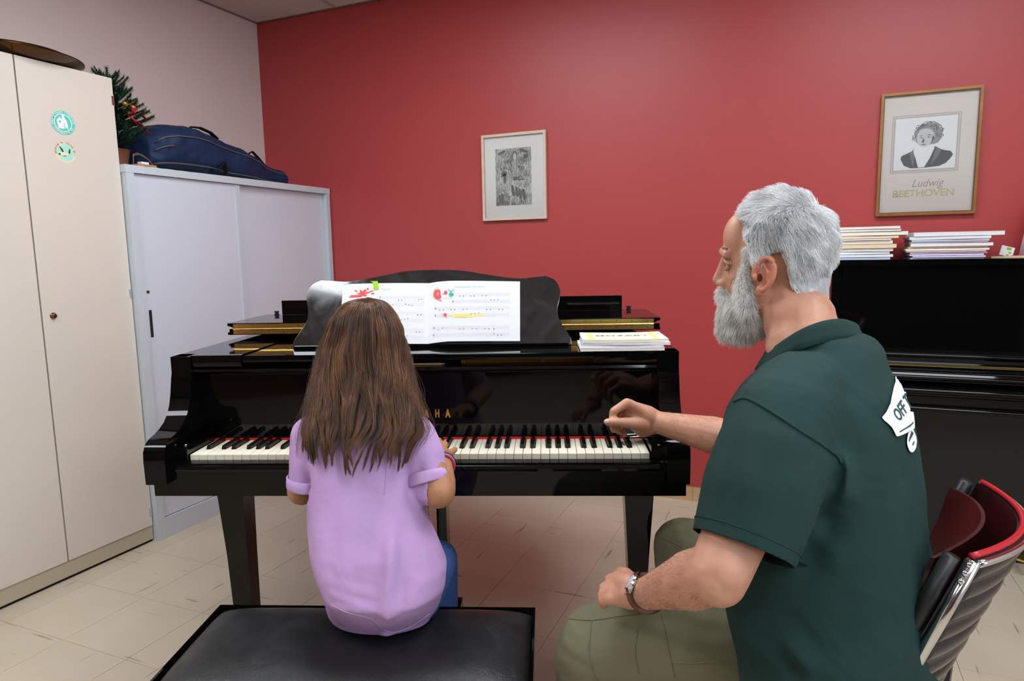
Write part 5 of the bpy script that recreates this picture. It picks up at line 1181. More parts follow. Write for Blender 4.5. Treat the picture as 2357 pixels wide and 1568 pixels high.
for i, v in enumerate(idx):
    root = Vector(vc[v])+Vector(r4.normal(0, .0012, 3)); nrm = Vector(vn[v]).normalized(); low = max(0, min(1, (-.04-root.z)/.08))
    L = (.007+.012*low)*r4.uniform(.6, 1.15); wv = lockn(root, 45)
    d = (nrm*(.75-.25*low)+Vector((.12, 0, -.9))*(.45+.5*low)+wv*.45).normalized()
    for k in range(K):
        t = k/(K-1); q = root+d*L*t+Vector((0, 0, -.35))*L*t*t*.5+wv*L*.25*t*t+Vector(r4.normal(0, .0005, 3))*t; P[i, k] = HM @ q
strands('beard', P, np.linspace(.00036, .00010, K)[None, :], M_beard, man)
# sideburns and cheek stubble, brows
NS = 2600; P = np.zeros((NS, 4, 3)); bv = BVHTree.FromPolygons([v.co.copy() for v in me.vertices], [tuple(p.vertices) for p in me.polygons])
for i in range(NS):
    s_ = 1 if i % 2 else -1; u = r4.uniform(-.085, .030); f = .036+r4.beta(2, 2)*(.022+.020*min(1, max(0, -u/.05))) + (.30*(-.02-u) if u < -.02 else 0)
    hit = bv.ray_cast(H(f, s_*.16, u), H3 @ Vector((0, -s_, 0))); p0 = hit[0] if hit[0] is not None else H(f, s_*.062, u)
    nrm = hit[1] if hit[1] is not None else H3 @ Vector((0, s_, 0)); d = (nrm*.5+H3 @ Vector((.15, 0, -1))).normalized(); L = r4.uniform(.006, .013)
    for k in range(4): P[i, k] = p0+d*L*k/3+nrm*.001
strands('sideburns', P, np.linspace(.00030, .0001, 4)[None, :], M_beard, man)
NS = 260; P = np.zeros((NS, 4, 3))
for i in range(NS):
    s_ = 1 if i % 2 else -1; t = r4.uniform(0, 1); p0 = H(.1055-.020*t*t, s_*(.012+.036*t), .0235+.008*t-.006*t*t+r4.uniform(-.003, .003)); d = H3 @ Vector((.5-.3*t, s_*.8, .2)); L = .008
    for k in range(4): P[i, k] = p0+d*L*k/3
strands('eyebrows', P, np.linspace(.0004, .0001, 4)[None, :], mat('dark_brow', '3A332E', .6), man)

# fine hairs on the forearms
AH = []
for A_, B_2, n_ in ((EL_N, WR_N, 900), (EL_F, WR_F, 700)):
    ax_ = (B_2-A_).normalized(); x_, y_, _ = frame_of(ax_)
    for i in range(n_):
        t = r4.uniform(.02, .92); a = r4.uniform(0, 6.283); d_ = x_*math.cos(a)+y_*math.sin(a); c_ = A_.lerp(B_2, t)
        hit = bv.ray_cast(c_+d_*.12, -d_, .12)
        if hit[0] is None: continue
        dd = (hit[1]*.45+ax_*.8+Vector(r4.normal(0, .25, 3))).normalized(); L = r4.uniform(.005, .011)
        AH.append([hit[0]+dd*L*k/3 for k in range(4)])
strands('arm_hair', np.array([[tuple(p) for p in q] for q in AH]), np.linspace(.00013, .00005, 4)[None, :], mat('dark_arm_hair', '4A3A30', .6), man)

# ---- the man's t-shirt
M_green = fabric('dark_green_cotton', '1B3633', 1400, .85, .5, 5)
def fold(p0, p1, amp, w):                            # a ridge along a segment, felt by points near it
    p0, p1 = np.array(p0), np.array(p1); d = p1-p0; L2 = (d*d).sum()
    def f(co):
        t = np.clip(((co-p0)@d)/L2, 0, 1); q = p0+t[:, None]*d; r = np.linalg.norm(co-q, axis=1)
        return amp*np.exp(-(r/w)**2)*np.sin(np.pi*np.clip(t*.9+.05, 0, 1))**.5
    return f
def nz(co, sc, seed=0):
    return np.array([noise.noise(Vector((p[0]*sc[0]+seed, p[1]*sc[1], p[2]*sc[2]))) for p in co])
bm = bmesh.new()
sr = [(1930, 1625, 1.15, .150, .20), (1930, 1560, 1.155, .150, .20), (1916, 1480, 1.165, .150, .205), (1900, 1400, 1.17, .156, .205), (1893, 1310, 1.18, .158, .20), (1888, 1210, 1.185, .160, .195), (1885, 1110, 1.19, .162, .195), (1878, 1020, 1.195, .160, .195), (1880, 950, 1.20, .150, .185), (1888, 890, 1.20, .128, .165), (1898, 840, 1.205, .102, .135), (1907, 800, 1.21, .088, .108), (1898, 776, 1.215, .080, .094), (1884, 764, 1.22, .062, .080)]
loft(bm, [(at(a, b_, d), Ffwd*hf, Fleft*hl) for a, b_, d, hf, hl in sr], 36, power=2.15)
limb(bm, [(at(1880, 900, 1.2), .085), (at(1838, 925, 1.13), .085), (at(1800, 975, 1.075), .082), (at(1775, 1060, 1.045), .088), (at(1745, 1150, 1.02), .086), (at(1705, 1275, .995), .074), (at(1690, 1330, .985), .072)], 20)
limb(bm, [(at(1890, 905, 1.24), .080), (at(1935, 945, 1.36), .080), (at(1850, 975, 1.43), .078), (at(1740, 1000, 1.50), .072)], 18)
sme = remesh(bm, .0055, 6, .5)
SA, SB_ = at(1795, 980, 1.05), at(1706, 1262, 1.0); sdir = (SB_-SA).normalized()
fa, fb = at(1870, 965, 1.41), at(1760, 996, 1.485); fdir = (fb-fa).normalized()
F1 = [fold(at(2010, 1195, 1.10), at(2110, 1225, 1.2), .012, .016), fold(at(1880, 1230, 1.02), at(2010, 1400, 1.04), .010, .017), fold(at(2010, 1400, 1.04), at(2100, 1385, 1.15), .010, .018), fold(at(2095, 1340, 1.15), at(2118, 1240, 1.2), .008, .020),
      fold(at(1935, 1060, 1.02), at(1925, 1160, 1.02), .014, .014), fold(at(1960, 1040, 1.05), at(2040, 1000, 1.1), -.008, .02), fold(at(1945, 1140, 1.02), at(2050, 1060, 1.1), .009, .013), fold(at(1930, 1180, 1.0), at(1840, 1330, 1.0), -.012, .022),
      fold(at(1680, 1375, 1.03), at(1860, 1530, 1.0), .010, .012), fold(at(1700, 1420, 1.02), at(1830, 1560, 1.0), -.010, .012), fold(at(1730, 1390, 1.02), at(1900, 1500, .98), -.009, .013), fold(at(1900, 1130, 1.02), at(2000, 1180, 1.06), .007, .02), fold(at(1960, 1270, 1.02), at(2090, 1300, 1.12), .006, .02), fold(at(1690, 1080, 1.0), at(1640, 1220, 1.0), .004, .016), fold(at(1850, 1100, .97), at(1800, 1260, .95), .005, .02)]
def shirt_disp(co, no):
    d = 2.3*sum(f(co) for f in F1); return d+.0045*nz(co, (9, 9, 6))+.0015*nz(co, (24, 24, 15), 5)
displace(sme, shirt_disp)
sme = cut_mesh(sme, [(SB_, sdir, SB_+sdir*.06, .155, .10, lambda q: (q-at(1890, 1270, 1.18)).dot(Fleft) > .193), (fb, fdir, fb+fdir*.05, .12)])
shirt = link('t_shirt', sme, M_green, man); thicken(shirt, .0025)
bv_s = BVHTree.FromPolygons([v.co.copy() for v in sme.vertices], [tuple(p.vertices) for p in sme.polygons])
def on(bv, px, py, off=.001, dmax=3):
    o_ = CAM; d = (at(px, py, 1)-CAM).normalized(); h = bv.ray_cast(o_, d)
    return (h[0]+h[1]*off*(1 if h[1].dot(d) < 0 else -1)) if h[0] is not None else None
def seam(name, bv, pts, r, m, parent, flat_=.5, off=.0005, n=8):
    q = [on(bv, a, b_, off) for a, b_ in curve_pts(pts, n)]; q = [p for p in q if p is not None]
    if len(q) < 3: return
    out = [q[0]]
    for p in q[1:]:
        if (p-out[-1]).length < .05: out.append(p)
    b = bmesh.new(); tube(b, out, r, 6, flat=1); return obj(name, b, m, parent, smooth=True)
seam('shoulder_seam', bv_s, [(1690, 925), (1720, 918), (1770, 945), (1830, 985), (1885, 1020), (1925, 1050), (1938, 1068)], .0026, M_green, man)
# hem of the sleeve: a band ring
def ring_on(me_src, plane_p, plane_n, centre, rad, off):
    bmq = bmesh.new(); bmq.from_mesh(me_src); r = bmesh.ops.bisect_plane(bmq, geom=bmq.verts[:]+bmq.edges[:]+bmq.faces[:], plane_co=plane_p, plane_no=plane_n)
    pts = [v.co.copy() for v in r['geom_cut'] if isinstance(v, bmesh.types.BMVert) and (v.co-centre).length < rad]; bmq.free()
    x, y, _ = frame_of(plane_n); c = sum(pts, Vector())/len(pts); pts.sort(key=lambda p: math.atan2((p-c).dot(y), (p-c).dot(x))); n = len(pts); st = max(1, n//40)
    return [p+(p-c).normalized()*off for p in pts[::st]]
hm = SB_-sdir*.018; b = bmesh.new(); tube(b, ring_on(sme, hm, sdir, hm, .12, .0004), .0011, 6, closed=True); obj('sleeve_stitch', b, M_green, man, smooth=True)
# rib collar
b = bmesh.new(); NCO = 48; rows = []
cpt = [(1762, 815, 1.27), (1785, 800, 1.20), (1822, 775, 1.16), (1862, 755, 1.14), (1905, 742, 1.15), (1945, 740, 1.18), (1972, 751, 1.22), (1968, 762, 1.27), (1935, 778, 1.31), (1890, 800, 1.335), (1840, 820, 1.335), (1790, 825, 1.31)]
cc = [at(*p) for p in cpt]; loopc = []
for i in range(12):
    for s in range(5):
        t = s/5; p0, p1, p2, p3 = [cc[(i+k-1) % 12] for k in range(4)]; loopc.append(.5*((2*p1)+(p2-p0)*t+(2*p0-5*p1+4*p2-p3)*t*t+(-p0+3*p1-3*p2+p3)*t**3))
cen = sum(loopc, Vector())/len(loopc); upc = Vector((0, 0, 1))
n = len(loopc); G = []
for i, p in enumerate(loopc):
    out = (p-cen); out.z = 0; out.normalize()
    prof_ = [p-out*.002+upc*.004, p+out*.002+upc*.003, p+out*.006-upc*.006, p+out*.013-upc*.018, p+out*.019-upc*.030, p+out*.014-upc*.032, p+out*.002-upc*.014, p-out*.004-upc*.002]
    G.append([b.verts.new(q) for q in prof_])
for i in range(n):
    for k in range(8): b.faces.new((G[i][k], G[i][(k+1) % 8], G[(i+1) % n][(k+1) % 8], G[(i+1) % n][k]))
obj('collar', b, M_green, man, smooth=True)
# printed banner on the back, laid onto the cloth
M_print = mat('white_shirt_print', 'EDF1EF', .7); M_letter = mat('dark_letter_print', '24464F', .8)
def drape(name, polys, m, bv, off, sub=3):           # polygons given where they show on the cloth
    b = polys if isinstance(polys, bmesh.types.BMesh) else bmesh.new()
    for pts in (polys if b is not polys else ()):
        f = b.faces.new([b.verts.new((x, y, 0)) for x, y in pts])
    bmesh.ops.triangulate(b, faces=b.faces); 
    for _ in range(sub): bmesh.ops.subdivide_edges(b, edges=[e for e in b.edges if e.calc_length() > 5], cuts=1, use_grid_fill=False); bmesh.ops.triangulate(b, faces=[f for f in b.faces if len(f.verts) > 3])
    bad = []
    for v in b.verts:
        q = on(bv, v.co.x, v.co.y, off)
        if q is None or (q-CAM).length > 1.75: bad.append(v)
        else: v.co = q
    bmesh.ops.delete(b, geom=bad, context='VERTS'); return obj(name, b, m, man, smooth=True)
PR_ = lambda z: (2000+z[0]/6.602, 840+z[1]/6.602)
drape('shirt_print', [[PR_(p) for p in [(384, 148), (372, 190), (378, 262), (352, 350), (330, 450), (300, 590), (240, 720), (172, 808), (205, 850), (270, 905), (320, 955), (360, 1030), (385, 1085), (410, 1093), (470, 1072), (560, 1030), (640, 985), (660, 965), (662, 900), (655, 800), (640, 700), (600, 580), (560, 450), (500, 300), (440, 200)]],
                     [PR_(p) for p in [(565, 1040), (548, 1130), (546, 1200), (560, 1260), (585, 1315), (618, 1336), (652, 1320), (682, 1260), (695, 1170), (684, 1090), (655, 1020), (640, 985)]]], M_print, bv_s, .0034)
lt = text_bm('OFF TH', 1.0, bold=.02, align='LEFT')
for v in lt.verts:
    u_, v_ = v.co.x, v.co.y+.35
    v.co.x, v.co.y = PR_((432+u_*74-v_*150, 884-u_*96-v_*205*(1+.10*u_)))
drape('print_words', lt, M_letter, bv_s, .0042, 1)
drape('print_letters', [[PR_(p) for p in q] for q in (
    [(428, 1018), (520, 960), (600, 905), (636, 870), (640, 892), (590, 945), (510, 990), (430, 1040)],
    [(612, 1005), (640, 1045), (618, 1060), (595, 1110), (570, 1185), (568, 1150), (585, 1080)],
    [(650, 1155), (652, 1185), (638, 1225), (618, 1230), (628, 1195)])], M_letter, bv_s, .0040, 2)

# ---- trousers, belt-less, with pocket seams
M_khaki = fabric('olive_khaki_cotton', '6E6B52', 1500, .8, .22, 7)
bm = bmesh.new()
def trouser(hip, knee, ank, rk=.084):
    limb(bm, [(hip, .118), (hip.lerp(knee, .35), .106), (hip.lerp(knee, .7), .094), (knee-(knee-hip).normalized()*.005, rk), (knee+Vector((0, 0, -.03)), rk-.004), (knee.lerp(ank, .45), .074), (ank+Vector((0, 0, .03)), .062), (ank+Vector((0, 0, -.01)), .058)], 20)
trouser(P_N, K_N, AN_N, .088); trouser(P_F, K_F, AN_F, .082)
ball(bm, (P_N+P_F)/2+Vector((0, 0, .02)), 1, .17, .20, .125, M=to_frame((0, 0, 0), Ffwd, Fleft, Vector((0, 0, 1))).to_3x3(), n=16)
tme2 = remesh(bm, .0055, 6, .5)
F2 = [fold(at(1395, 1420, 1.22), at(1500, 1400, 1.2), .005, .014), fold(at(1640, 1400, 1.12), at(1560, 1540, 1.1), .006, .014), fold(at(1700, 1390, 1.1), at(1750, 1500, 1.05), .010, .012), fold(at(1490, 1440, 1.15), at(1470, 1560, 1.13), .006, .012), fold(at(1300, 1480, 1.25), at(1350, 1568, 1.22), .005, .014),
      fold(at(1540, 1260, 1.76), at(1600, 1290, 1.76), .008, .012), fold(at(1520, 1290, 1.76), at(1550, 1340, 1.77), .006, .010), fold(at(1580, 1440, 1.1), at(1700, 1540, 1.05), .007, .016), fold(at(1650, 1480, 1.06), at(1740, 1440, 1.06), .009, .011)]
displace(tme2, lambda co, no: sum(f(co) for f in F2)+.0045*nz(co, (11, 11, 11), 3)+.002*nz(co, (30, 30, 30), 8))
tme2 = cut_mesh(tme2, [(AN_N+Vector((0, 0, -.005)), (0, 0, -1), AN_N, .12), (AN_F+Vector((0, 0, -.005)), (0, 0, -1), AN_F, .12)])
tr_ = link('trousers', tme2, M_khaki, man); thicken(tr_, .002)
bv_t = BVHTree.FromPolygons([v.co.copy() for v in tme2.vertices], [tuple(p.vertices) for p in tme2.polygons])
for pts in ([(1362, 1428), (1358, 1470), (1356, 1500), (1366, 1545), (1376, 1566)], [(1300, 1424), (1360, 1428), (1420, 1420), (1480, 1412)], [(1520, 1412), (1530, 1450), (1540, 1500), (1552, 1560)], [(1545, 1525), (1600, 1527), (1650, 1524), (1720, 1540), (1770, 1548)], [(1468, 1450), (1462, 1500), (1470, 1550)], [(1506, 1236), (1520, 1236), (1545, 1248), (1570, 1258)]):
    seam('trouser_seam', bv_t, pts, .0013, M_khaki, man, off=.0004)
# shoes
M_shoe = mat('brown_leather', '4A3526', .5)
for a_, f_ in ((AN_N, kfn), (AN_F, kff)):
    bm = bmesh.new(); s_ = Vector((-f_.y, f_.x, 0)); g0 = Vector((a_.x, a_.y, 0))
    loft(bm, [(g0-f_*.075+Vector((0, 0, .045)), s_*.026, Vector((0, 0, .042))), (g0-f_*.05+Vector((0, 0, .052)), s_*.036, Vector((0, 0, .050))), (g0+Vector((0, 0, .052)), s_*.042, Vector((0, 0, .050))), (g0+f_*.08+Vector((0, 0, .042)), s_*.046, Vector((0, 0, .040))), (g0+f_*.15+Vector((0, 0, .034)), s_*.048, Vector((0, 0, .032))), (g0+f_*.195+Vector((0, 0, .028)), s_*.032, Vector((0, 0, .024)))], 20)
    limb(bm, [(g0-f_*.01+Vector((0, 0, .05)), .045), (g0-f_*.01+Vector((0, 0, .085)), .046)])
    q = remesh(bm, .005, 4)
    for v in q.vertices: v.co.z = max(v.co.z, .003)
    link('shoe', q, M_shoe, man)
# wristwatch on the left wrist
wdv = (WR_N-EL_N).normalized(); wc = WR_N-wdv*.012; wx, wy, _ = frame_of(wdv)
b = bmesh.new(); tube(b, [wc+wx*.0305*math.cos(a)+wy*.0275*math.sin(a) for a in (2*math.pi*i/40 for i in range(40))], .0085, 8, closed=True, flat=.25, upv=wdv)
WS = obj('watch_strap', b, mat('brown_leather_strap', '5A3418', .45), man, smooth=True)
vdir = (at(1475, 1335, 1.1)-wc); vdir -= wdv*vdir.dot(wdv); vdir = (vdir.normalized()*1.0+CU*.9-CR*.35); vdir -= wdv*vdir.dot(wdv); vdir.normalize(); sd = wdv.cross(vdir)
WMm = to_frame(wc+vdir*.0285, wdv, sd, vdir)
b = bmesh.new(); lathe(b, [(0, 0), (.0165, 0), (.0180, .002), (.0180, .0055), (.0155, .0080), (.0140, .0080), (.0138, .0070), (0, .0070)], 32); box(b, -.011, .011, -.022, .022, 0, .004); tube(b, [(.018, 0, .004), (.022, 0, .004)], .003, 8)
o = obj('watch_case', b, M_steel, WS, smooth=True, auto=.6); o.matrix_local = WMm
b = bmesh.new(); lathe(b, [(0, .0073), (.0137, .0073), (.0130, .0086), (0, .0090)], 32); o = obj('watch_glass', b, mat('watch_dial', 'C9CED2', .08, metal=.2), WS, smooth=True); o.matrix_local = WMm

# ================================================================== the girl
girl = thing('person', 'girl with long brown hair in lilac t-shirt sitting on the black piano bench', 'person')
GX, GY = pf(1, 0, 0), pf(0, 1, 0)                     # her right, her forward
GZ = Vector((0, 0, 1))
GH = at(846, 770, 1.545)+GY*.0                        # head centre
GM = to_frame(GH, GX, GY, GZ); G3 = GM.to_3x3()
def g(x, y, z): return GM @ Vector((x, y, z))
bm = bmesh.new()
ball(bm, g(0, -.004, .000), 1, .067, .080, .080, M=G3, n=16); ball(bm, g(0, .030, -.035), 1, .056, .054, .066, M=G3, n=14); ball(bm, g(0, .058, -.082), 1, .022, .020, .018, M=G3)
limb(bm, [(g(0, .080, .0), .008), (g(0, .092, -.026), .0085)]); 
for s_ in (-1, 1):
    ball(bm, g(s_*.034, .056, -.032), 1, .020, .018, .018, M=G3); tube(bm, [g(s_*.010, .080, .012), g(s_*.040, .070, .014)], .007, 8); ball(bm, g(s_*.071, .0, -.014), 1, .008, .015, .026, M=G3)
ball(bm, g(0, .076, -.056), 1, .017, .010, .006, M=G3)
limb(bm, [(g(0, -.01, -.06), .040), (at(840, 935, 1.50), .042), (at(838, 975, 1.48), .060)])
gs_l, gs_r = at(712, 1005, 1.47), at(962, 1005, 1.47)
ghip = pf(-.015, -.325, .515)
loft(bm, [(at(835, 965, 1.48), GX*.07, GY*.04), (at(835, 1000, 1.48), GX*.10, GY*.062), (at(836, 1080, 1.48), GX*.105, GY*.066), (at(845, 1180, 1.47), GX*.10, GY*.065), (ghip+GZ*.06, GX*.108, GY*.075), (ghip-GZ*.03, GX*.115, GY*.08)], 24)
limb(bm, [(at(835, 985, 1.48), .05), (gs_l, .038)]); limb(bm, [(at(835, 985, 1.48), .05), (gs_r, .038)])
gel, gwr = at(1010, 1132, 1.43), at(1021, 1068, 1.655)
limb(bm, [(gs_r, .038), (gs_r.lerp(gel, .5), .035), (gel, .0355), (gel.lerp(gwr, .35), .0335), (gel.lerp(gwr, .75), .0255), (gwr, .0215)])
# right hand on the keys
limb(bm, [(gwr, .0215), (at(1018, 1048, 1.695), .021), (at(1012, 1035, 1.725), .017)]); limb(bm, [(gwr, .0205), (at(1008, 1052, 1.70), .020), (at(1000, 1040, 1.725), .014)])
limb(bm, [(at(1022, 1056, 1.68), .0135), (at(1032, 1046, 1.70), .0115), (at(1041, 1040, 1.715), .0090), (at(1047, 1035, 1.73), .0078)], 10)
for f in ([(1020, 1034, 1.735, .0115), (1024, 1022, 1.765, .0085), (1027, 1024, 1.79, .0074)], [(1012, 1028, 1.745, .0112), (1010, 1014, 1.775, .0085), (1009, 1016, 1.805, .0074)], [(1003, 1028, 1.745, .0108), (997, 1014, 1.77, .0082), (994, 1016, 1.80, .0072)], [(996, 1034, 1.735, .0100), (986, 1024, 1.76, .0076), (982, 1024, 1.78, .0068)]):
    limb(bm, [(at(1014, 1046, 1.70), .014)]+[(at(a, b_, d), r_) for a, b_, d, r_ in f], 10)
# left arm, in front of her
gell, gwrl = pf(-.205, -.275, .735), pf(-.150, -.055, .752)
limb(bm, [(gs_l, .038), (gs_l.lerp(gell, .5), .034), (gell, .033), (gell.lerp(gwrl, .5), .028), (gwrl, .0205)])
limb(bm, [(gwrl, .0205), (gwrl+GY*.04+GX*.006-GZ*.002, .020), (gwrl+GY*.06+GX*.010-GZ*.004, .015)]); limb(bm, [(gwrl, .0205), (gwrl+GY*.055-GX*.014-GZ*.004, .015)])
for k, L in enumerate((.042, .048, .044, .034)):
    p0 = gwrl+GY*.062+GX*(.018-.0125*k)-GZ*.002; limb(bm, [(p0, .0105), (p0+GY*L*.5+GZ*.006, .0084), (p0+GY*L-GZ*.008, .0072)], 10)
limb(bm, [(gwrl+GY*.02+GX*.016, .012), (gwrl+GY*.045+GX*.034-GZ*.004, .009), (gwrl+GY*.062+GX*.040-GZ*.008, .0076)], 10)
# legs
gk = {}
for s_ in (-1, 1):
    hp = ghip+GX*s_*.062-GZ*.0; kn_ = pf(-.012+s_*.064, .010, .440); an_ = Vector((kn_.x, kn_.y, .10))+GY*.02
    limb(bm, [(hp, .062), (hp.lerp(kn_, .5), .054), (kn_, .042), (kn_.lerp(an_, .35), .040), (an_, .027), (an_+GY*.10-GZ*.065, .020)]); gk[s_] = (hp, kn_, an_)
me = remesh(bm, .0032, 4); link('body', me, M_gskin, girl)
for s_ in (-1, 1):
    yb = bmesh.new(); ball(yb, g(s_*.027, .0700, -.004), .0105, n=10); obj('eye', yb, mat('eye_white', 'E8E4DF', .2), girl, smooth=True)
    yb = bmesh.new(); ball(yb, g(s_*.027, .0775, -.005), .0045, n=8); obj('iris', yb, mat('brown_iris', '3A2415', .1), girl, smooth=True)
# t-shirt
M_lilac = fabric('lilac_cotton', 'C19DCE', 1500, .85, .24, 8)
def gring(px, py, d, wpx, hy, up=0.0): return (at(px, py, d)+GZ*up, GX*(wpx*d/F_PX), GY*hy)
gr = [(pf(-.022, -.300, .458), GX*.112, GY*.100), (pf(-.022, -.302, .478), GX*.122, GY*.110), gring(885, 1345, 1.44, 140, .118), gring(878, 1300, 1.44, 150, .114), gring(862, 1250, 1.44, 146, .106), gring(848, 1200, 1.45, 138, .098), gring(840, 1150, 1.46, 132, .092), gring(836, 1100, 1.47, 128, .088), gring(834, 1050, 1.475, 128, .086), gring(832, 1010, 1.48, 124, .078), gring(834, 980, 1.48, 100, .064), gring(836, 955, 1.485, 62, .050)]
bm = bmesh.new(); loft(bm, gr, 36, power=2.3)
limb(bm, [(at(835, 1000, 1.48), .060), (at(718, 1003, 1.47), .045)], 18); limb(bm, [(at(835, 1000, 1.48), .060), (at(955, 1003, 1.47), .046)], 18)
rs = [(at(955, 1003, 1.47), .046), (at(975, 1050, 1.455), .046), (at(984, 1095, 1.445), .042), (at(991, 1122, 1.437), .040)]; limb(bm, rs, 18)
lsl = [(at(718, 1003, 1.47), .045), (at(709, 1060, 1.465), .041), (at(703, 1112, 1.47), .036), (at(702, 1145, 1.475), .035)]; limb(bm, lsl, 18)
# the drooping tail of the hem on the bench
limb(bm, [(pf(.010, -.33, .60), .060), (pf(.006, -.372, .50), .045), (pf(.004, -.392, .478), .022)], 18)
gme = remesh(bm, .0048, 6)
FG = [fold(at(905, 1200, 1.35), at(890, 1440, 1.33), .016, .016), fold(at(930, 1100, 1.37), at(905, 1220, 1.35), .008, .016), fold(at(955, 1170, 1.36), at(1015, 1330, 1.36), .008, .018), fold(at(860, 1130, 1.37), at(820, 1330, 1.35), -.006, .02), fold(at(760, 1290, 1.36), at(860, 1340, 1.34), .005, .010), fold(at(755, 1330, 1.36), at(860, 1370, 1.33), .006, .010), fold(at(765, 1365, 1.35), at(850, 1400, 1.33), .006, .009), fold(at(960, 1330, 1.34), at(1010, 1370, 1.34), .005, .010),
      fold(at(915, 1390, 1.32), at(990, 1360, 1.34), .005, .010), fold(at(700, 1085, 1.43), at(712, 1140, 1.43), -.010, .012), fold(at(960, 1060, 1.40), at(962, 1130, 1.40), -.008, .014), fold(at(800, 1180, 1.36), at(860, 1230, 1.35), .003, .007), fold(at(950, 1230, 1.35), at(1000, 1330, 1.35), -.005, .014), fold(at(740, 1200, 1.38), at(745, 1330, 1.37), .006, .02), fold(at(935, 1260, 1.34), at(920, 1430, 1.32), -.008, .014)]
displace(gme, lambda co, no: sum(f(co) for f in FG)+.0030*nz(co, (14, 14, 9), 2)+.0014*nz(co, (34, 34, 22), 7))
rax = (rs[3][0]-rs[1][0]).normalized(); rcut = at(988, 1112, 1.44); lax = (lsl[3][0]-lsl[1][0]).normalized(); lcut = at(703, 1122, 1.472)
gme = cut_mesh(gme, [(rcut, rax, rcut+rax*.022, .060, .055, lambda q: (q-pf(-.022, 0, 0)).dot(GX) > .124), (lcut, lax, lcut+lax*.03, .07, .052), (pf(-.02, -.30, .468), (0, 0, -1), pf(-.02, -.32, .45), .26)])
gs = link('t_shirt', gme, M_lilac, girl); thicken(gs, .0018)
bv_g = BVHTree.FromPolygons([v.co.copy() for v in gme.vertices], [tuple(p.vertices) for p in gme.polygons])
for (pc, ax_, rad) in ((rcut+rax*.001, rax, .0425), (lcut+lax*.001, lax, .0375)):
    b = bmesh.new(); rows = []; x, y, _ = frame_of(ax_)
    for t_, of in ((-.024, .0), (-.023, .0028), (-.012, .0036), (-.002, .0034), (.0008, .0024)):
        rows.append([b.verts.new(pc+ax_*t_+(x*math.cos(a)+y*math.sin(a))*(rad+of+.0012*math.sin(3*a+t_*200))) for a in (2*math.pi*k/36 for k in range(36))])
    for A, B in zip(rows, rows[1:]):
        for k in range(36): b.faces.new((A[k], A[(k+1) % 36], B[(k+1) % 36], B[k]))
    o = obj('sleeve_cuff', b, M_lilac, girl, smooth=True); thicken(o, .0015)
seam('hem_stitch', bv_g, [(762, 1392), (800, 1410), (855, 1425), (880, 1448), (910, 1455), (950, 1440), (990, 1412)], .0009, M_lilac, girl)
seam('back_seam', bv_g, [(893, 1000), (890, 1050), (888, 1100), (884, 1140)], .0009, M_lilac, girl)
# jeans and shoes
M_jean = fabric('blue_denim', '33528C', 1600, .8, .2, 9)
bm = bmesh.new()
for s_ in (-1, 1):
    hp, kn_, an_ = gk[s_]; limb(bm, [(hp, .066), (hp.lerp(kn_, .5), .060), (kn_, .049), (kn_.lerp(an_, .5), .044), (an_, .039)], 18)
ball(bm, ghip, 1, .118, .095, .060, M=to_frame((0, 0, 0), GX, GY, GZ).to_3x3())
jm = remesh(bm, .005, 5); jm = cut_mesh(jm, [(gk[1][2], (0, 0, -1), gk[1][2], .1), (gk[-1][2], (0, 0, -1), gk[-1][2], .1)]); jn = link('jeans', jm, M_jean, girl); thicken(jn, .002)
for s_ in (-1, 1):
    an_ = gk[s_][2]; g0 = Vector((an_.x, an_.y, 0)); bm = bmesh.new()
    loft(bm, [(g0-GY*.055+GZ*.035, GX*.022, GZ*.033), (g0-GY*.03+GZ*.04, GX*.030, GZ*.038), (g0+GY*.05+GZ*.034, GX*.035, GZ*.032), (g0+GY*.12+GZ*.026, GX*.034, GZ*.024), (g0+GY*.15+GZ*.022, GX*.022, GZ*.018)], 18); limb(bm, [(g0+GZ*.05, .034), (g0+GZ*.075, .035)])
    q = remesh(bm, .004, 4)
    for v in q.vertices: v.co.z = max(v.co.z, .003)
    link('shoe', q, mat('white_trainer', 'D9D9DC', .5), girl)
# wristbands
wd_ = (gwr-gel).normalized()
for k, (t_, r_, w_, nm, m) in enumerate(((.002, .0236, .0062, 'black_wristband', M_blackm), (-.012, .0250, .0046, 'lilac_wristband', mat('lilac_band', 'A58FD0', .5)), (-.022, .0262, .0034, 'red_bracelet', mat('red_cord', 'C02A48', .6)))):
    c = gwr+wd_*t_; x, y, _ = frame_of(wd_); b = bmesh.new(); tube(b, [c+(x*math.cos(a)+y*math.sin(a))*r_ for a in (2*math.pi*i/32 for i in range(32))], w_, 8, closed=True, flat=.28, upv=wd_); obj(nm, b, m, girl, smooth=True)
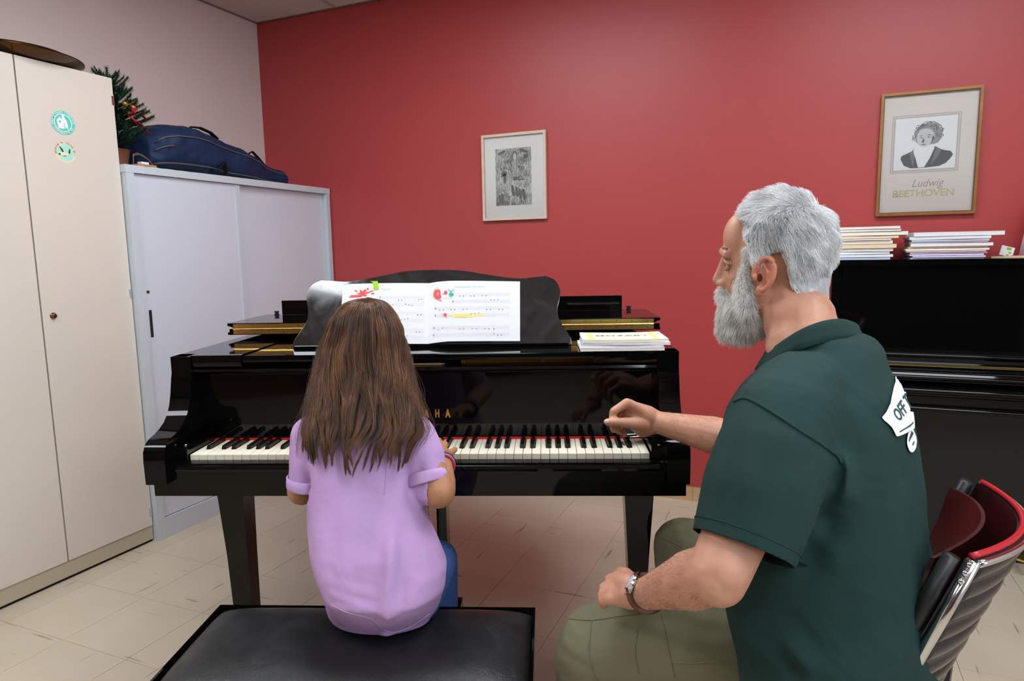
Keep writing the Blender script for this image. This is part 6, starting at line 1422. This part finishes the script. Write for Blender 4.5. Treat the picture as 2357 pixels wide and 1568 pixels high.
# hair: curtain of strands gathered in locks
M_brown = hair_mat('brown_hair', [(.0, '231610'), (.3, '3D281C'), (.6, '64412A'), (.95, '9A6A42')], .34, 34, (1, 1, .10))
ytab = [690, 698, 712, 735, 754, 810, 866, 922, 950, 992, 1034, 1085]
ltab = [846, 803, 778, 763, 753, 734, 723, 710, 702, 689, 686, 692]
rtab = [846, 884, 901, 915, 924, 937, 949, 962, 972, 986, 962, 950]
dtab = [1.520, 1.468, 1.450, 1.437, 1.431, 1.424, 1.414, 1.398, 1.388, 1.372, 1.360, 1.354]   # depth of the back of the curtain
dcen = 1.545
def curtain(phi, py, lay=1.0):
    # phi 0 = straight back, + to her right; py = height given by the photo's row
    l, r, db = np.interp(py, ytab, ltab), np.interp(py, ytab, rtab), np.interp(py, ytab, dtab)
    cxp, hw = (l+r)/2, (r-l)/2; dc = np.interp(py, [690, 800, 900, 960, 1010, 1085], [dcen, dcen, 1.50, 1.455, 1.425, 1.415]); dep = (dc-db)
    sx = math.copysign(abs(math.sin(phi))**.85, math.sin(phi)); cy = math.copysign(abs(math.cos(phi))**.85, math.cos(phi))
    return at(cxp+hw*sx*lay, py, dc-dep*cy*lay)
rg5 = np.random.RandomState(9); LK = []
for k in range(66):
    ph = rg5.uniform(-1.9, 1.9); LK.append((ph, np.interp(abs(ph), [0, .5, 1.0, 1.5, 1.9], [1068, 1062, 1056, 1052, 1040])+rg5.uniform(-44, 24)+(18 if abs(ph+.1) < .25 else 0), rg5.uniform(0, 6.28), rg5.uniform(-.012, .004), rg5.uniform(.6, 1.3)))
LKp = np.array([q[0] for q in LK])
NHG = 17000; K = 26; P = np.zeros((NHG, K, 3)); RR = np.zeros((NHG, K))
for i in range(NHG):
    ph = rg5.uniform(-2.1, 2.1); lay = 1-.16*abs(rg5.normal(0, .5)); j = int(np.argmin(np.abs(LKp-ph)+rg5.uniform(0, .10, len(LK)))); lk = LK[j]
    end = lk[1]+rg5.uniform(-58, 8)-45*(rg5.rand() < .12); fly = rg5.rand() < .015; nv = rg5.normal(0, 1, 3); off_ = rg5.normal(0, .0016, 3)
    x0 = 690+rg5.uniform(0, 5); lift_ = rg5.rand()
    for k in range(K):
        t = k/(K-1); py = x0+(end-x0)*t**1.25
        cl = max(0, min(1, (py-790)/235))**1.1*.94
        p_ = (ph*(1-cl)+lk[0]*cl)*(1-.28*max(0, min(1, (py-860)/160)))+.125*math.sin(lk[2]+(py-800)/60*lk[4])*max(0, min(1, (py-790)/140))
        ly_ = lay*(1-cl)+(.94)*cl+lk[3]*6*max(0, (py-880)/200)
        if fly: ly_ += .06*math.sin(t*9+nv[0])*t; p_ += .1*nv[1]*t*t
        q = curtain(p_, py, ly_); q = q+Vector(off_)*(1-.3*cl)+(lockn(q*1.0, 30)*.0035 if k > 3 else Vector())
        if py > 900:                                 # lie on the cloth, not in it
            dv = (q-CAM); L_q = dv.length; dv /= L_q; h = bv_g.ray_cast(CAM, dv)
            if h[0] is not None and L_q > h[3]-.005: q = q.lerp(CAM+dv*(h[3]-.005-.010*lift_), min(1, (py-900)/60))
        P[i, k] = q
    RR[i] = np.interp(np.linspace(0, 1, K), [0, .1, .7, 1], [.00038, .00045, .00040, .00010])
strands('hair', P, RR, M_brown, girl)
b = bmesh.new(); G = []
for a in range(49):
    ph = -2.2+4.4*a/48; row = []
    for k in range(30):
        py = 693+(1010-693)*(k/29)**1.2; row.append(b.verts.new(curtain(ph, py, .86-.05*noise.noise(Vector((ph*6, 0, 0)))*(k/29))))
    G.append(row)
for a in range(48):
    for k in range(29): b.faces.new((G[a][k], G[a+1][k], G[a+1][k+1], G[a][k+1]))
bmesh.ops.remove_doubles(b, verts=b.verts, dist=1e-4); obj('hair_mass', b, mat('brown_hair_mass', '2A1B13', .6, var=.3, vscale=40, stretch=(1, 1, .1)), girl, smooth=True)
NF = 240; P = np.zeros((NF, 18, 3))
for i in range(NF):
    ph = rg5.choice([-1, 1])*rg5.uniform(1.0, 1.9); s = rg5.uniform(.03, .20); w_ = rg5.normal(0, 1, 3); e = rg5.uniform(900, 1060)
    for k in range(18):
        t = k/17; py = 760+(e-760)*t; P[i, k] = curtain(ph, py, 1.0+s*t*(.6+.5*math.sin(5*t+w_[0])))+Vector((w_[1], w_[2], 0))*.004*math.sin(7*t)
strands('stray_hair', P, np.full((1, 18), .00016), M_brown, girl)
